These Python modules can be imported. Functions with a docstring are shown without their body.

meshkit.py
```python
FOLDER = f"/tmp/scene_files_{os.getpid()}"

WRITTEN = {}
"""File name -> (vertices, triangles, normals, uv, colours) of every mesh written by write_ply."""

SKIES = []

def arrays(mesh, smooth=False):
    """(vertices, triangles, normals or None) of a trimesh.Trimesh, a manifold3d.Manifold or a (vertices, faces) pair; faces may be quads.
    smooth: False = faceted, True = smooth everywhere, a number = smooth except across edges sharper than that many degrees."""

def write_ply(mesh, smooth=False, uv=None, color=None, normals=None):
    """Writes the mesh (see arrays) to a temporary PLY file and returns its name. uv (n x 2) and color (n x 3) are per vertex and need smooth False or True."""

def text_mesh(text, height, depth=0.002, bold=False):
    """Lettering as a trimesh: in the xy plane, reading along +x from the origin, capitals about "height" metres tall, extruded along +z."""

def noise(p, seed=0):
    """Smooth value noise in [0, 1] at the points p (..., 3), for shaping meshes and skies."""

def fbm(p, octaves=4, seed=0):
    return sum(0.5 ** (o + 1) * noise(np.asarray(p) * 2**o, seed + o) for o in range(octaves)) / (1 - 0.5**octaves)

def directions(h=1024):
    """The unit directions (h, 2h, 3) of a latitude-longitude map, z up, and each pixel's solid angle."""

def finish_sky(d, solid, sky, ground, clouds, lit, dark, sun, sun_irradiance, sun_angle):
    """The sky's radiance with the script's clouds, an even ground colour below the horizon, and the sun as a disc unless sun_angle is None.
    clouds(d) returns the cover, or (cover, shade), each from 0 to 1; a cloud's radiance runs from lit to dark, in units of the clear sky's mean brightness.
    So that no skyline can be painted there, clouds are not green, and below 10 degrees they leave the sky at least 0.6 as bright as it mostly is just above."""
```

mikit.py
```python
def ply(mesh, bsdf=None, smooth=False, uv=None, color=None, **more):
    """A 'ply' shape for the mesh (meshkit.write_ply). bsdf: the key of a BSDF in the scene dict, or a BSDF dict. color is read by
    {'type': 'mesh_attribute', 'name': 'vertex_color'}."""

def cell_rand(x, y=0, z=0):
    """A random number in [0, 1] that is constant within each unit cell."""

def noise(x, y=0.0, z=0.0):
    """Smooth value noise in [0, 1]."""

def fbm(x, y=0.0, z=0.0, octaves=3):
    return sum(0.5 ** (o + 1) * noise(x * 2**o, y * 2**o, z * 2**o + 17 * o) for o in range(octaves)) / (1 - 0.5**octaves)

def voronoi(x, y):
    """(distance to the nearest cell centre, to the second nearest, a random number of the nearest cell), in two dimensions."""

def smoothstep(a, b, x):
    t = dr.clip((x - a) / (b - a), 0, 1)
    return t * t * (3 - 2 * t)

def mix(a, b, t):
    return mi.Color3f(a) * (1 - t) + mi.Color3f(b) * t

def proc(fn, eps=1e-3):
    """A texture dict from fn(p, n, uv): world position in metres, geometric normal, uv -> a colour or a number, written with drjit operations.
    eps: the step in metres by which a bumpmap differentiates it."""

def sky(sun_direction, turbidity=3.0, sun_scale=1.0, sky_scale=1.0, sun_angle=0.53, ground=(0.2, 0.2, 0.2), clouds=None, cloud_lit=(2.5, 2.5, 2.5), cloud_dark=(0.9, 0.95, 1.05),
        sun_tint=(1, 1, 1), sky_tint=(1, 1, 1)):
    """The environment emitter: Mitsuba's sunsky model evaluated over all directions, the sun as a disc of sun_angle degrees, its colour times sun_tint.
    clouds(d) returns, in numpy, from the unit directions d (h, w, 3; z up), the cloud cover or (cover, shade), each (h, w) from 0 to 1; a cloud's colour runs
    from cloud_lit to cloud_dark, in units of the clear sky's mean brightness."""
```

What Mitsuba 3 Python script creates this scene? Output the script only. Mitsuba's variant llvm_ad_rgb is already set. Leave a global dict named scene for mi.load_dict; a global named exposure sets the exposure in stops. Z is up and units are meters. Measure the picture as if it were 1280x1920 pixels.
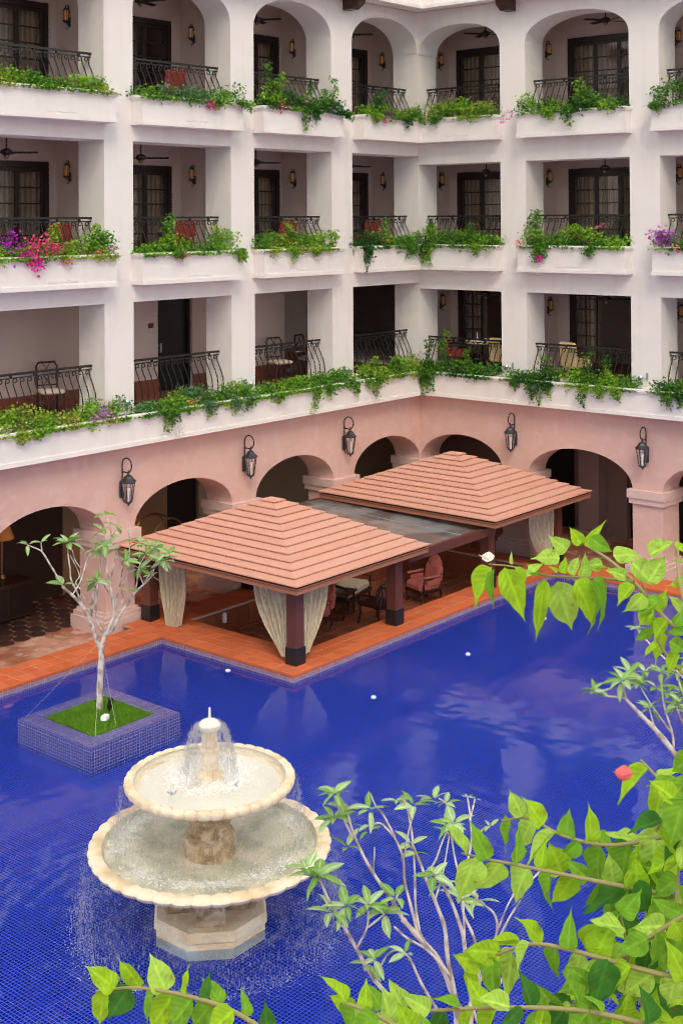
import math, random
import numpy as np, trimesh, drjit as dr, mitsuba as mi, mikit, meshkit
import shapely.geometry as sg
from shapely.ops import unary_union
from shapely import affinity
T4 = mi.ScalarTransform4f
RNG = np.random.default_rng(11)
scene, labels = {}, {}
PI = math.pi
# ------------------------------------------------------------------ camera, sky, exposure
# heights below are written relative to the camera's eye; UP puts the terrace at z = 0
UP = 8.42
yaw, pitch, roll = math.radians(40.197), math.radians(0.7085), math.radians(-0.3433)
fwd = np.array([math.cos(yaw) * math.cos(pitch), math.sin(yaw) * math.cos(pitch), math.sin(pitch)])
rgt = np.cross(fwd, [0, 0, 1.0]); rgt /= np.linalg.norm(rgt)
upv = np.cross(rgt, fwd)
upr = -math.sin(roll) * rgt + math.cos(roll) * upv
EYE = np.array([-28.010, -20.992, UP])
scene['camera'] = {'type': 'perspective', 'fov': 2 * math.degrees(math.atan(640 / 2467.87)), 'fov_axis': 'x', 'near_clip': 0.1, 'far_clip': 400.0,
                   'principal_point_offset_x': 0.0, 'principal_point_offset_y': (378.56 - 960) / 1920 * -1.0,
                   'to_world': T4().look_at(origin=EYE.tolist(), target=(EYE + fwd).tolist(), up=upr.tolist())}
scene['sky'] = mikit.sky((-0.62, -0.72, 0.9), turbidity=3, sun_scale=0.22, sun_angle=25, clouds=lambda d: np.ones(d.shape[:2]), cloud_lit=(2.46, 2.5, 2.54), sun_tint=(0.93, 1.0, 1.08))
exposure = 2.5

# ------------------------------------------------------------------ materials
def rgb(c): return {'type': 'rgb', 'value': list(c)}
def two(b): return {'type': 'twosided', 'bsdf': b}
def prin(c, rough=0.5, spec=0.5, metal=0.0, **k):
    return two({'type': 'principled', 'base_color': c if isinstance(c, dict) else rgb(c), 'roughness': rough, 'specular': spec, 'metallic': metal, **k})
def mat(name, b): scene[name] = b; return name
def mixc(a, b, t): return mikit.mix(a, b, t)
def tex_cream(p, n, uv):
    t = mikit.fbm(p.x * 0.7 + p.y * 0.7, p.z * 0.35, 3.0, 3)
    streak = mikit.smoothstep(0.52, 0.8, mikit.fbm((p.x + p.y) * 5.0, p.z * 0.5, 1.0, 3))
    c = mixc((0.80, 0.765, 0.735), (0.77, 0.725, 0.69), t)
    return mixc(c, (0.58, 0.53, 0.49), streak * 0.15)
def tex_pink(p, n, uv):
    t = mikit.fbm(p.x * 0.9 + p.y * 0.9, p.z * 0.9, 5.0, 3)
    g = mikit.fbm((p.x + p.y) * 7.0, p.z * 7.0, 2.0, 3)
    c = mixc((0.67, 0.452, 0.40), (0.61, 0.385, 0.332), t)
    return mixc(c, (0.70, 0.52, 0.47), mikit.smoothstep(0.45, 0.8, g) * 0.35)
def bump_stucco(p, n, uv):
    return mikit.fbm(p.x * 16 + p.y * 16, p.z * 16, (p.x - p.y) * 16, 3)
mat('m_cream', prin(mikit.proc(tex_cream), 0.75, 0.25))
mat('m_inner', prin((0.56, 0.445, 0.41), 0.8, 0.2))
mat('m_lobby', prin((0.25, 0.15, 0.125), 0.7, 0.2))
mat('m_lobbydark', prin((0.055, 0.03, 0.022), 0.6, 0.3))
mat('m_ceiling', prin((0.62, 0.575, 0.55), 0.8, 0.2))
mat('m_pink', {'type': 'bumpmap', 'tex': mikit.proc(bump_stucco, eps=6e-3), 'scale': 0.020, 'bsdf': prin(mikit.proc(tex_pink), 0.85, 0.2)})
mat('m_pinktrim', prin((0.65, 0.465, 0.425), 0.7, 0.25))
mat('m_skirt', prin((0.20, 0.06, 0.035), 0.45, 0.4))
mat('m_woodfloor', prin((0.16, 0.06, 0.04), 0.4, 0.4))
mat('m_yellowwall', prin((0.34, 0.25, 0.15), 0.8, 0.2))
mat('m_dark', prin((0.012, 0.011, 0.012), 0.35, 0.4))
mat('m_doorwood', prin((0.022, 0.012, 0.011), 0.35, 0.5))
mat('m_iron', prin((0.014, 0.013, 0.014), 0.38, 0.5))
mat('m_lantern', prin((0.030, 0.036, 0.044), 0.35, 0.5, 0.3))
mat('m_brass', prin((0.30, 0.20, 0.09), 0.35, 0.5, 0.8))
mat('m_amber', prin((0.60, 0.25, 0.05), 0.2, 0.6))
mat('m_pane', {'type': 'thindielectric', 'int_ior': 1.52})
def tex_dust(p, n, uv):
    t = mikit.fbm(p.x * 1.3, p.y * 1.8, 0.0, 3)
    return mixc((0.20, 0.185, 0.18), (0.43, 0.43, 0.43), mikit.smoothstep(0.32, 0.66, t))
mat('m_canopy', {'type': 'blendbsdf', 'weight': 0.45, 'b0': {'type': 'thindielectric', 'int_ior': 1.8}, 'b1': prin(mikit.proc(tex_dust), 0.25, 0.6)})
mat('m_lampglass', {'type': 'thindielectric', 'int_ior': 1.5})
mat('m_candle', prin((0.75, 0.72, 0.66), 0.5))
def tex_drape(p, n, uv):
    s = dr.sin((p.x * 1.0 - p.y * 1.0) * 46.0 + 2.5 * mikit.noise(p.x * 3, p.y * 3, p.z * 0.3))
    return mixc((0.17, 0.12, 0.085), (0.31, 0.235, 0.17), s * 0.5 + 0.5)
mat('m_drape', prin(mikit.proc(tex_drape), 0.85, 0.1))
def tex_floral(p, n, uv):
    a = mikit.fbm((p.x + p.y) * 15, p.z * 15, (p.x - p.y) * 15, 2)
    b = mikit.fbm((p.x + p.y) * 50 + 9, p.z * 50, (p.x - p.y) * 50, 2)
    c = mixc((0.56, 0.475, 0.35), (0.50, 0.415, 0.295), mikit.smoothstep(0.42, 0.58, a))
    return mixc(c, (0.22, 0.17, 0.10), mikit.smoothstep(0.56, 0.70, b) * 0.2)
mat('m_floral', prin(mikit.proc(tex_floral), 0.85, 0.1))
ROOFM = [mat('m_roof%d' % i, prin(c, 0.62, 0.3)) for i, c in enumerate([(0.63, 0.325, 0.24), (0.645, 0.335, 0.25), (0.615, 0.315, 0.23), (0.635, 0.34, 0.255)])]
mat('m_fascia', prin((0.34, 0.14, 0.085), 0.55, 0.3))
mat('m_soffit', prin((0.13, 0.055, 0.035), 0.6, 0.3))
mat('m_post', prin((0.115, 0.038, 0.027), 0.38, 0.5))
mat('m_black', prin((0.012, 0.012, 0.014), 0.4, 0.5))
COPM = [mat('m_coping%d' % i, prin(c, 0.6, 0.12)) for i, c in enumerate([(0.60, 0.140, 0.050), (0.56, 0.125, 0.044), (0.63, 0.155, 0.058), (0.55, 0.140, 0.058)])]
mat('m_grout', prin((0.44, 0.33, 0.28), 0.8, 0.2))
LOUM = [mat('m_lounge%d' % i, prin(c, 0.3, 0.5)) for i, c in enumerate([(0.30, 0.085, 0.04), (0.25, 0.07, 0.035), (0.34, 0.10, 0.05)])]
def tex_terrace(p, n, uv):
    t = mikit.fbm(p.x * 2.2, p.y * 2.2, 1.0, 4)
    c = mixc((0.34, 0.125, 0.075), (0.58, 0.31, 0.22), mikit.smoothstep(0.3, 0.75, t))
    return mixc(c, (0.70, 0.50, 0.40), mikit.smoothstep(0.62, 0.75, mikit.fbm(p.x * 6, p.y * 6, 4.0, 3)) * 0.5)
mat('m_terrace', prin(mikit.proc(tex_terrace), 0.4, 0.4))
HEXM = [mat('m_hex%d' % i, prin(c, 0.45, 0.4)) for i, c in enumerate([(0.055, 0.026, 0.022), (0.075, 0.036, 0.028), (0.045, 0.024, 0.024)])]
mat('m_hexgrout', prin((0.22, 0.11, 0.08), 0.8, 0.2))
mat('m_pebble', prin((0.30, 0.22, 0.17), 0.8, 0.2))
# glass mosaic: 50 mm tiles, 300 mm sheets whose joints are a little wider and paler
def mosaic(u, v, w, dark, lite, grout, gw=0.0034, sheet=0.85):
    def line(a, period, half):
        f = dr.abs(a / period - dr.floor(a / period + 0.5)) * period
        return 1.0 - mikit.smoothstep(half * 0.8, half * 1.25, f)
    g = dr.maximum(line(u, 0.05, gw), line(v, 0.05, gw))
    s = dr.maximum(line(u, 0.3, gw * 1.4), line(v, 0.3, gw * 1.4))
    r = mikit.cell_rand(u / 0.05, v / 0.05, w)
    c = mixc(dark, lite, r)
    c = mixc(c, grout, g * 0.85)
    return mixc(c, (min(grout[0] * 1.25, 0.9), min(grout[1] * 1.25, 0.9), min(grout[2] * 1.15, 0.92)), s * sheet)
def tex_pool(p, n, uv): return mosaic(p.x, p.y, 1.0, (0.001, 0.003, 0.085), (0.003, 0.010, 0.23), (0.12, 0.17, 0.68), 0.0048, 0.25)
def tex_planter(p, n, uv):
    ax, ay = dr.abs(n.x), dr.abs(n.y)
    u = dr.select(ax > 0.5, p.y, p.x); v = dr.select(dr.abs(n.z) > 0.5, p.y, p.z)
    u = dr.select(dr.abs(n.z) > 0.5, p.x, u)
    return mosaic(u + 0.025, v + 0.02, ax, (0.003, 0.004, 0.070), (0.010, 0.012, 0.20), (0.42, 0.41, 0.76), 0.0030)
def tex_band(p, n, uv):
    ax = dr.abs(n.x)
    return mosaic(dr.select(ax > 0.5, p.y, p.x) + 0.01, p.z + 0.012, ax, (0.20, 0.11, 0.19), (0.32, 0.18, 0.27), (0.52, 0.43, 0.49))
mat('m_poolfloor', prin(mikit.proc(tex_pool), 0.9, 0.0))
mat('m_planter', prin(mikit.proc(tex_planter), 0.22, 0.5))
mat('m_band', prin(mikit.proc(tex_band), 0.35, 0.4))
def tex_poolwall(p, n, uv):
    ax = dr.abs(n.x)
    return mosaic(dr.select(ax > 0.5, p.y, p.x) + 0.01, p.z + 0.012, ax, (0.006, 0.010, 0.20), (0.012, 0.024, 0.34), (0.25, 0.28, 0.6))
mat('m_poolwall', prin(mikit.proc(tex_poolwall), 0.9, 0.0))
mat('m_olive', prin((0.36, 0.30, 0.21), 0.8, 0.2))
mat('m_lobbytrim', prin((0.36, 0.235, 0.21), 0.7, 0.2))
mat('m_water', {'type': 'thindielectric', 'int_ior': 1.17, 'specular_transmittance': rgb((0.70, 0.84, 1.0))})
mat('m_bowlwater', {'type': 'thindielectric', 'int_ior': 1.2})
def tex_stone(p, n, uv):
    t = mikit.fbm(p.x * 5, p.y * 5, p.z * 5, 4)
    c = mixc((0.74, 0.64, 0.47), (0.62, 0.47, 0.29), mikit.smoothstep(0.35, 0.75, t))
    return mixc(c, (0.42, 0.28, 0.15), mikit.smoothstep(0.55, 0.85, mikit.fbm(p.x * 3 + 5, p.y * 3, p.z * 9, 3)) * 0.40)
mat('m_stone', prin(mikit.proc(tex_stone), 0.6, 0.35))
def tex_carve(p, n, uv):
    t = mikit.fbm(p.x * 9, p.y * 9, p.z * 9, 3)
    c = mixc((0.58, 0.45, 0.30), (0.36, 0.24, 0.13), mikit.smoothstep(0.3, 0.7, t))
    r = mikit.fbm(p.x * 20, p.y * 20, p.z * 7, 2)
    return mixc(c, (0.20, 0.12, 0.06), mikit.smoothstep(0.55, 0.75, r) * 0.55)
def bump_carve(p, n, uv):
    q = mikit.fbm(p.x * 7, p.y * 7, p.z * 7, 2)
    return dr.sin(q * 46.0) * 0.5 + 0.5
mat('m_carved', {'type': 'bumpmap', 'tex': mikit.proc(bump_carve, eps=3e-3), 'scale': 0.016, 'bsdf': prin(mikit.proc(tex_carve), 0.55, 0.35)})
def tex_basin(p, n, uv):
    t = mikit.fbm(p.x * 4, p.y * 4, 2.0, 4)
    return mixc((0.62, 0.59, 0.46), (0.42, 0.42, 0.31), mikit.smoothstep(0.35, 0.7, t))
mat('m_basin', prin(mikit.proc(tex_basin), 0.6, 0.3))
mat('m_basin2', prin((0.68, 0.65, 0.56), 0.5, 0.3))
mat('m_foam', prin((0.92, 0.93, 0.94), 0.3, 0.5))
mat('m_drop', {'type': 'principled', 'base_color': rgb((0.95, 0.96, 0.98)), 'roughness': 0.15, 'specular': 0.5, 'spec_trans': 0.72})
mat('m_soil', prin((0.05, 0.033, 0.022), 0.9, 0.1))
mat('m_ground', prin((0.22, 0.16, 0.13), 0.9, 0.1))
def tex_bark(p, n, uv):
    t = mikit.fbm(p.x * 14, p.y * 14, p.z * 9, 3)
    return mixc((0.60, 0.54, 0.48), (0.26, 0.21, 0.175), mikit.smoothstep(0.38, 0.72, t))
mat('m_bark', prin(mikit.proc(tex_bark), 0.8, 0.2))
mat('m_stem', prin((0.30, 0.26, 0.11), 0.7, 0.2))
mat('m_leaf', {'type': 'principledthin', 'base_color': {'type': 'mesh_attribute', 'name': 'vertex_color'}, 'roughness': 0.38, 'diff_trans': 0.7, 'eta': 1.4})
mat('m_petal', {'type': 'principledthin', 'base_color': {'type': 'mesh_attribute', 'name': 'vertex_color'}, 'roughness': 0.7, 'diff_trans': 0.8, 'eta': 1.3})
mat('m_red', prin((0.25, 0.045, 0.035), 0.8, 0.2))
mat('m_rose', prin((0.50, 0.145, 0.12), 0.75, 0.2, sheen=0.6))
mat('m_ivory', prin((0.62, 0.47, 0.25), 0.8, 0.2))
mat('m_darkwood', prin((0.045, 0.018, 0.012), 0.3, 0.5))
mat('m_white', prin((0.82, 0.82, 0.82), 0.4, 0.4))
mat('m_linen', prin((0.62, 0.50, 0.42), 0.8, 0.2))
mat('m_steel', prin((0.36, 0.39, 0.44), 0.4, 0.5, 0.5))
mat('m_plaque', prin((0.10, 0.035, 0.022), 0.5, 0.4))
mat('m_shade', prin((0.85, 0.35, 0.10), 0.8, 0.1))
mat('m_wire', prin((0.75, 0.75, 0.78), 0.4, 0.4))

# ------------------------------------------------------------------ helpers
def numbered(name):
    if name not in scene and name not in labels: return name
    i = 1
    while '%s_%03d' % (name, i) in scene or '%s_%03d' % (name, i) in labels: i += 1
    return '%s_%03d' % (name, i)
_used = {}
def numkey(parent, name):
    base = parent + '__' + name if parent else name
    i = _used.get(base, -1) + 1; _used[base] = i
    return base if i == 0 else '%s_%03d' % (base, i)
def thing(name, label, cat=None, group=None, kind=None):
    key = numkey('', name)
    d = {}
    if label: d['label'] = label
    if cat: d['category'] = cat
    if group: d['group'] = group
    if kind: d['kind'] = kind
    labels[key] = d
    return key
LIFT = T4().translate([0, 0, UP])
def va(mesh):
    if hasattr(mesh, 'to_mesh'):
        m = mesh.to_mesh(); return np.array(m.vert_properties[:, :3], float), np.array(m.tri_verts, int)
    if isinstance(mesh, MB): return mesh.get()
    if isinstance(mesh, (tuple, list)):
        v, f = np.asarray(mesh[0], float), np.asarray(mesh[1], int)
        if f.shape[1] == 4: f = np.vstack([f[:, [0, 1, 2]], f[:, [0, 2, 3]]])
        return v, f
    return np.array(mesh.vertices, float), np.array(mesh.faces, int)
def add(parent, name, mesh, m, smooth=False, color=None, label=None, kind=None, key=None, M=None):
    """ONE entry: parent + '__' + name, numbered"""
    k = key or numkey(parent, name)
    sh = mesh if isinstance(mesh, dict) else shape(mesh, m, smooth, color)
    if M is not None: sh = {**sh, 'to_world': LIFT @ M}
    scene[k] = sh
    if label or kind:
        labels[k] = {**labels.get(k, {}), **({'label': label} if label else {}), **({'kind': kind} if kind else {})}
    return k
def shape(mesh, m, smooth=False, color=None):
    v, f = va(mesh)
    return mikit.ply((v, f), m, smooth=smooth, color=color, to_world=LIFT)
class MB:
    def __init__(self): self.v, self.f, self.n, self.c = [], [], 0, []
    def add(self, v, f, c=None):
        v, f = np.asarray(v, float), np.asarray(f, int)
        if f.shape[1] == 4: f = np.vstack([f[:, [0, 1, 2]], f[:, [0, 2, 3]]])
        self.v.append(v); self.f.append(f + self.n); self.n += len(v)
        if c is not None: self.c.append(np.broadcast_to(np.asarray(c, float), (len(v), 3)))
        return self
    def mesh(self, m, M=None):
        v, f = va(m)
        if M is not None:
            v = v @ M[:3, :3].T + M[:3, 3]
            if np.linalg.det(M[:3, :3]) < 0: f = f[:, ::-1]
        return self.add(v, f)
    def box(self, x0, x1, y0, y1, z0, z1):
        x0, x1 = sorted((x0, x1)); y0, y1 = sorted((y0, y1)); z0, z1 = sorted((z0, z1))
        v = [[x, y, z] for x in (x0, x1) for y in (y0, y1) for z in (z0, z1)]
        return self.add(v, BOXF)
    def tube(self, pts, r, sides=6, cap=True):
        return self.add(*tube(pts, r, sides, cap))
    def get(self): return np.vstack(self.v), np.vstack(self.f)
    def col(self): return np.vstack(self.c)
BOXF = np.array([[0, 1, 3], [0, 3, 2], [4, 6, 7], [4, 7, 5], [0, 4, 5], [0, 5, 1], [2, 3, 7], [2, 7, 6], [0, 2, 6], [0, 6, 4], [1, 5, 7], [1, 7, 3]])
def box(x0, x1, y0, y1, z0, z1): return MB().box(x0, x1, y0, y1, z0, z1)
def rbox(sx, sy, sz, r=0.03):
    """box with chamfered edges centred at the origin"""
    import manifold3d as m3
    pts = [(a * (sx / 2 - (r if k != 0 else 0)), b * (sy / 2 - (r if k != 1 else 0)), c * (sz / 2 - (r if k != 2 else 0))) for a in (-1, 1) for b in (-1, 1) for c in (-1, 1) for k in range(3)]
    return m3.Manifold.hull_points(np.array(pts))
def tube(pts, r, sides=6, cap=True):
    p = np.asarray(pts, float); n = len(p)
    r = np.broadcast_to(np.asarray(r, float), (n,))
    t = np.gradient(p, axis=0); t /= np.linalg.norm(t, axis=1, keepdims=True) + 1e-12
    a = np.cross(t[0], [0, 0, 1.0] if abs(t[0, 2]) < 0.9 else [1.0, 0, 0]); a /= np.linalg.norm(a)
    ang = np.arange(sides) * 2 * PI / sides; vs = []
    for i in range(n):
        a = a - t[i] * (a @ t[i]); a /= np.linalg.norm(a) + 1e-12
        b = np.cross(t[i], a)
        vs.append(p[i] + r[i] * (np.cos(ang)[:, None] * a + np.sin(ang)[:, None] * b))
    v = np.vstack(vs); f = []
    for i in range(n - 1):
        for k in range(sides):
            q = (k + 1) % sides
            f += [[i * sides + k, i * sides + q, (i + 1) * sides + q], [i * sides + k, (i + 1) * sides + q, (i + 1) * sides + k]]
    if cap:
        v = np.vstack([v, p[:1], p[-1:]]); c0, c1 = n * sides, n * sides + 1
        for k in range(sides):
            q = (k + 1) % sides
            f += [[c0, q, k], [c1, (n - 1) * sides + k, (n - 1) * sides + q]]
    return v, np.array(f)
def lathe(prof, n=48, cap=False):
    prof = np.asarray(prof, float); k = len(prof); ang = np.arange(n) * 2 * PI / n
    v = np.stack([np.outer(np.cos(ang), prof[:, 0]), np.outer(np.sin(ang), prof[:, 0]), np.tile(prof[:, 1], (n, 1))], -1).reshape(-1, 3)
    f = []
    for i in range(n):
        j = (i + 1) % n
        for a in range(k - 1): f += [[i * k + a, j * k + a, j * k + a + 1], [i * k + a, j * k + a + 1, i * k + a + 1]]
    return v, np.array(f)
def extr(poly, z0, z1):
    """shapely polygon in xy, extruded from z0 to z1"""
    g = [poly] if poly.geom_type == 'Polygon' else [q for q in poly.geoms if q.geom_type == 'Polygon' and q.area > 1e-5]
    out = MB()
    for q in g:
        m = trimesh.creation.extrude_polygon(q, z1 - z0, engine='earcut'); m.apply_translation([0, 0, z0]); out.mesh(m)
    return out
def rect(x0, x1, y0, y1): return sg.box(min(x0, x1), min(y0, y1), max(x0, x1), max(y0, y1))
# wings: s along the wall from the inner corner, d into the building (negative = into the courtyard), z
WM = {'L': np.array([[-1, 0, 0, 0], [0, 1, 0, 0], [0, 0, 1, 0], [0, 0, 0, 1.0]]), 'R': np.array([[0, 1, 0, 0], [-1, 0, 0, 0], [0, 0, 1, 0], [0, 0, 0, 1.0]])}
def W(mesh, w): return MB().mesh(mesh, WM[w])
def wpt(w, s, d, z): return (WM[w] @ np.array([s, d, z, 1.0]))[:3]
def wbox(w, s0, s1, d0, d1, z0, z1): return W(box(s0, s1, d0, d1, z0, z1), w)
def wall_panel(w, poly, d0, d1):
    """polygon in (s, z), thickness d0..d1"""
    m = extr(poly, d0, d1); v, f = m.get()
    return W((v[:, [0, 2, 1]], f[:, ::-1]), w)
def rotz(a): c, s = math.cos(a), math.sin(a); return np.array([[c, -s, 0, 0], [s, c, 0, 0], [0, 0, 1, 0], [0, 0, 0, 1.0]])
def rotx(a): c, s = math.cos(a), math.sin(a); return np.array([[1, 0, 0, 0], [0, c, -s, 0], [0, s, c, 0], [0, 0, 0, 1.0]])
def roty(a): c, s = math.cos(a), math.sin(a); return np.array([[c, 0, s, 0], [0, 1, 0, 0], [-s, 0, c, 0], [0, 0, 0, 1.0]])
def mov(x, y, z): m = np.eye(4); m[:3, 3] = x, y, z; return m
def scl(a, b=None, c=None): return np.diag([a, a if b is None else b, a if c is None else c, 1.0])
def TM(M): return T4(np.asarray(M).tolist())
# ------------------------------------------------------------------ setting: ground, terrace, pool
ZT, ZC, ZW, ZPF, ZLF = -8.42, -8.25, -8.40, -8.515, -8.74      # terrace, coping top, water, pool floor, lounge floor
g = MB().add([[-90, -90, -9.1], [90, -90, -9.1], [90, 90, -9.1], [-90, 90, -9.1]], [[0, 1, 2], [0, 2, 3]])
add('', 'ground', g, 'm_ground', key='ground'); labels['ground'] = {'kind': 'structure', 'label': 'bare earth around and beneath the hotel courtyard'}
POOLX0, POOLY0, CX, CY = -25.5, -19.5, -1.28, -1.37
plat = rect(-10.37, CX + 0.4, -4.88, -0.2)
lounge = rect(-9.27, -1.28, -4.10, -1.02)
poolpoly = rect(POOLX0, CX, POOLY0, CY).difference(rect(-10.37, CX + 0.4, -4.88, -1.0))
add('', 'pool_floor', extr(poolpoly.buffer(0.05, join_style=2), ZPF - 0.1, ZPF), 'm_poolfloor', key='pool_floor'); labels['pool_floor'] = {'kind': 'structure', 'label': 'deep blue glass mosaic floor of the pool'}
# rippled water surface
def water_mesh():
    st = 0.05
    xs, ys = np.arange(POOLX0, CX + 0.01, st), np.arange(POOLY0, CY + 0.01, st)
    X, Y = np.meshgrid(xs, ys, indexing='ij'); P = np.stack([X, Y, X * 0], -1)
    rr = np.hypot(X + 16.95, Y + 9.53)
    amp = 0.0022 + 0.006 * np.exp(-((rr - 1.7) / 1.1) ** 2)
    n1 = meshkit.fbm(P * [1.1, 1.9, 1] + 3, 2, seed=2) - 0.5
    n2 = meshkit.fbm(P * [3.4, 4.6, 1] + 7, 2, seed=5) - 0.5
    n3 = meshkit.noise(P * [7.0, 9.0, 1] + 11, 6) - 0.5
    far = np.clip((rr - 2.0) / 6.0, 0, 1)
    Z = amp * (1.9 * n1 + (1.5 + 1.3 * far) * n2 + (0.3 + 0.8 * far) * n3) + 0.0035 * np.exp(-rr / 3.0) * np.sin(rr * 21.0)
    v = np.stack([X, Y, ZW + Z], -1).reshape(-1, 3); n = len(ys)
    i, j = np.meshgrid(np.arange(len(xs) - 1), np.arange(n - 1), indexing='ij'); a = (i * n + j).ravel()
    f = np.vstack([np.stack([a, a + n, a + n + 1], 1), np.stack([a, a + n + 1, a + 1], 1)])
    cen = v[f].mean(1)
    keep = ~((cen[:, 0] > -10.33) & (cen[:, 1] > -4.85))
    return v, f[keep]
add('', 'pool_water', water_mesh(), 'm_water', smooth=True, key='pool_water'); labels['pool_water'] = {'kind': 'structure', 'label': 'rippled clear water of the courtyard pool'}
# pool walls with the pale mosaic band above the water line
wl = MB()
wl.mesh(extr(rect(POOLX0 - 0.3, -10.37, CY, CY + 0.25).union(rect(-10.37 + 0.0, -10.12, -4.63, CY + 0.25)).union(rect(-10.37, CX + 0.25, -4.88, -4.63)).union(rect(CX, CX + 0.25, POOLY0, -4.63)), ZPF, ZC - 0.045))
wl.mesh(extr(rect(POOLX0 - 0.3, POOLX0, POOLY0 - 0.3, CY), ZPF, ZC - 0.045)); wl.mesh(extr(rect(POOLX0, CX, POOLY0 - 0.3, POOLY0), ZPF, ZC - 0.045))
add('', 'pool_wall', wl, 'm_band', key='pool_wall')
uw = MB()
for a in (rect(POOLX0, -10.375, CY - 0.012, CY - 0.002), rect(-10.382, -10.372, -4.89, CY - 0.012), rect(-10.382, CX - 0.012, -4.892, -4.882), rect(CX - 0.012, CX - 0.002, POOLY0, -4.892)): uw.mesh(extr(a, ZPF + 0.002, ZW - 0.012))
add('pool_wall', 'submerged_tiles', uw, 'm_poolwall'); labels['pool_wall'] = {'kind': 'structure', 'label': 'low pool wall faced with pale pink mosaic'}
# terrace under the arcade and all round
ter = rect(-32, 8, -28, 8).difference(rect(POOLX0 - 0.2, CX + 0.1, POOLY0 - 0.2, CY + 0.1).union(rect(-10.3, -0.9, -4.8, -0.3))).difference(rect(POOLX0 - 0.2, -10.37, CY, -0.42)).difference(rect(CX, -0.36, POOLY0, -4.5))
add('', 'terrace', extr(ter, -9.0, ZT), 'm_terrace', key='terrace'); labels['terrace'] = {'kind': 'structure', 'label': 'terracotta stone terrace under the arcade'}
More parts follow.
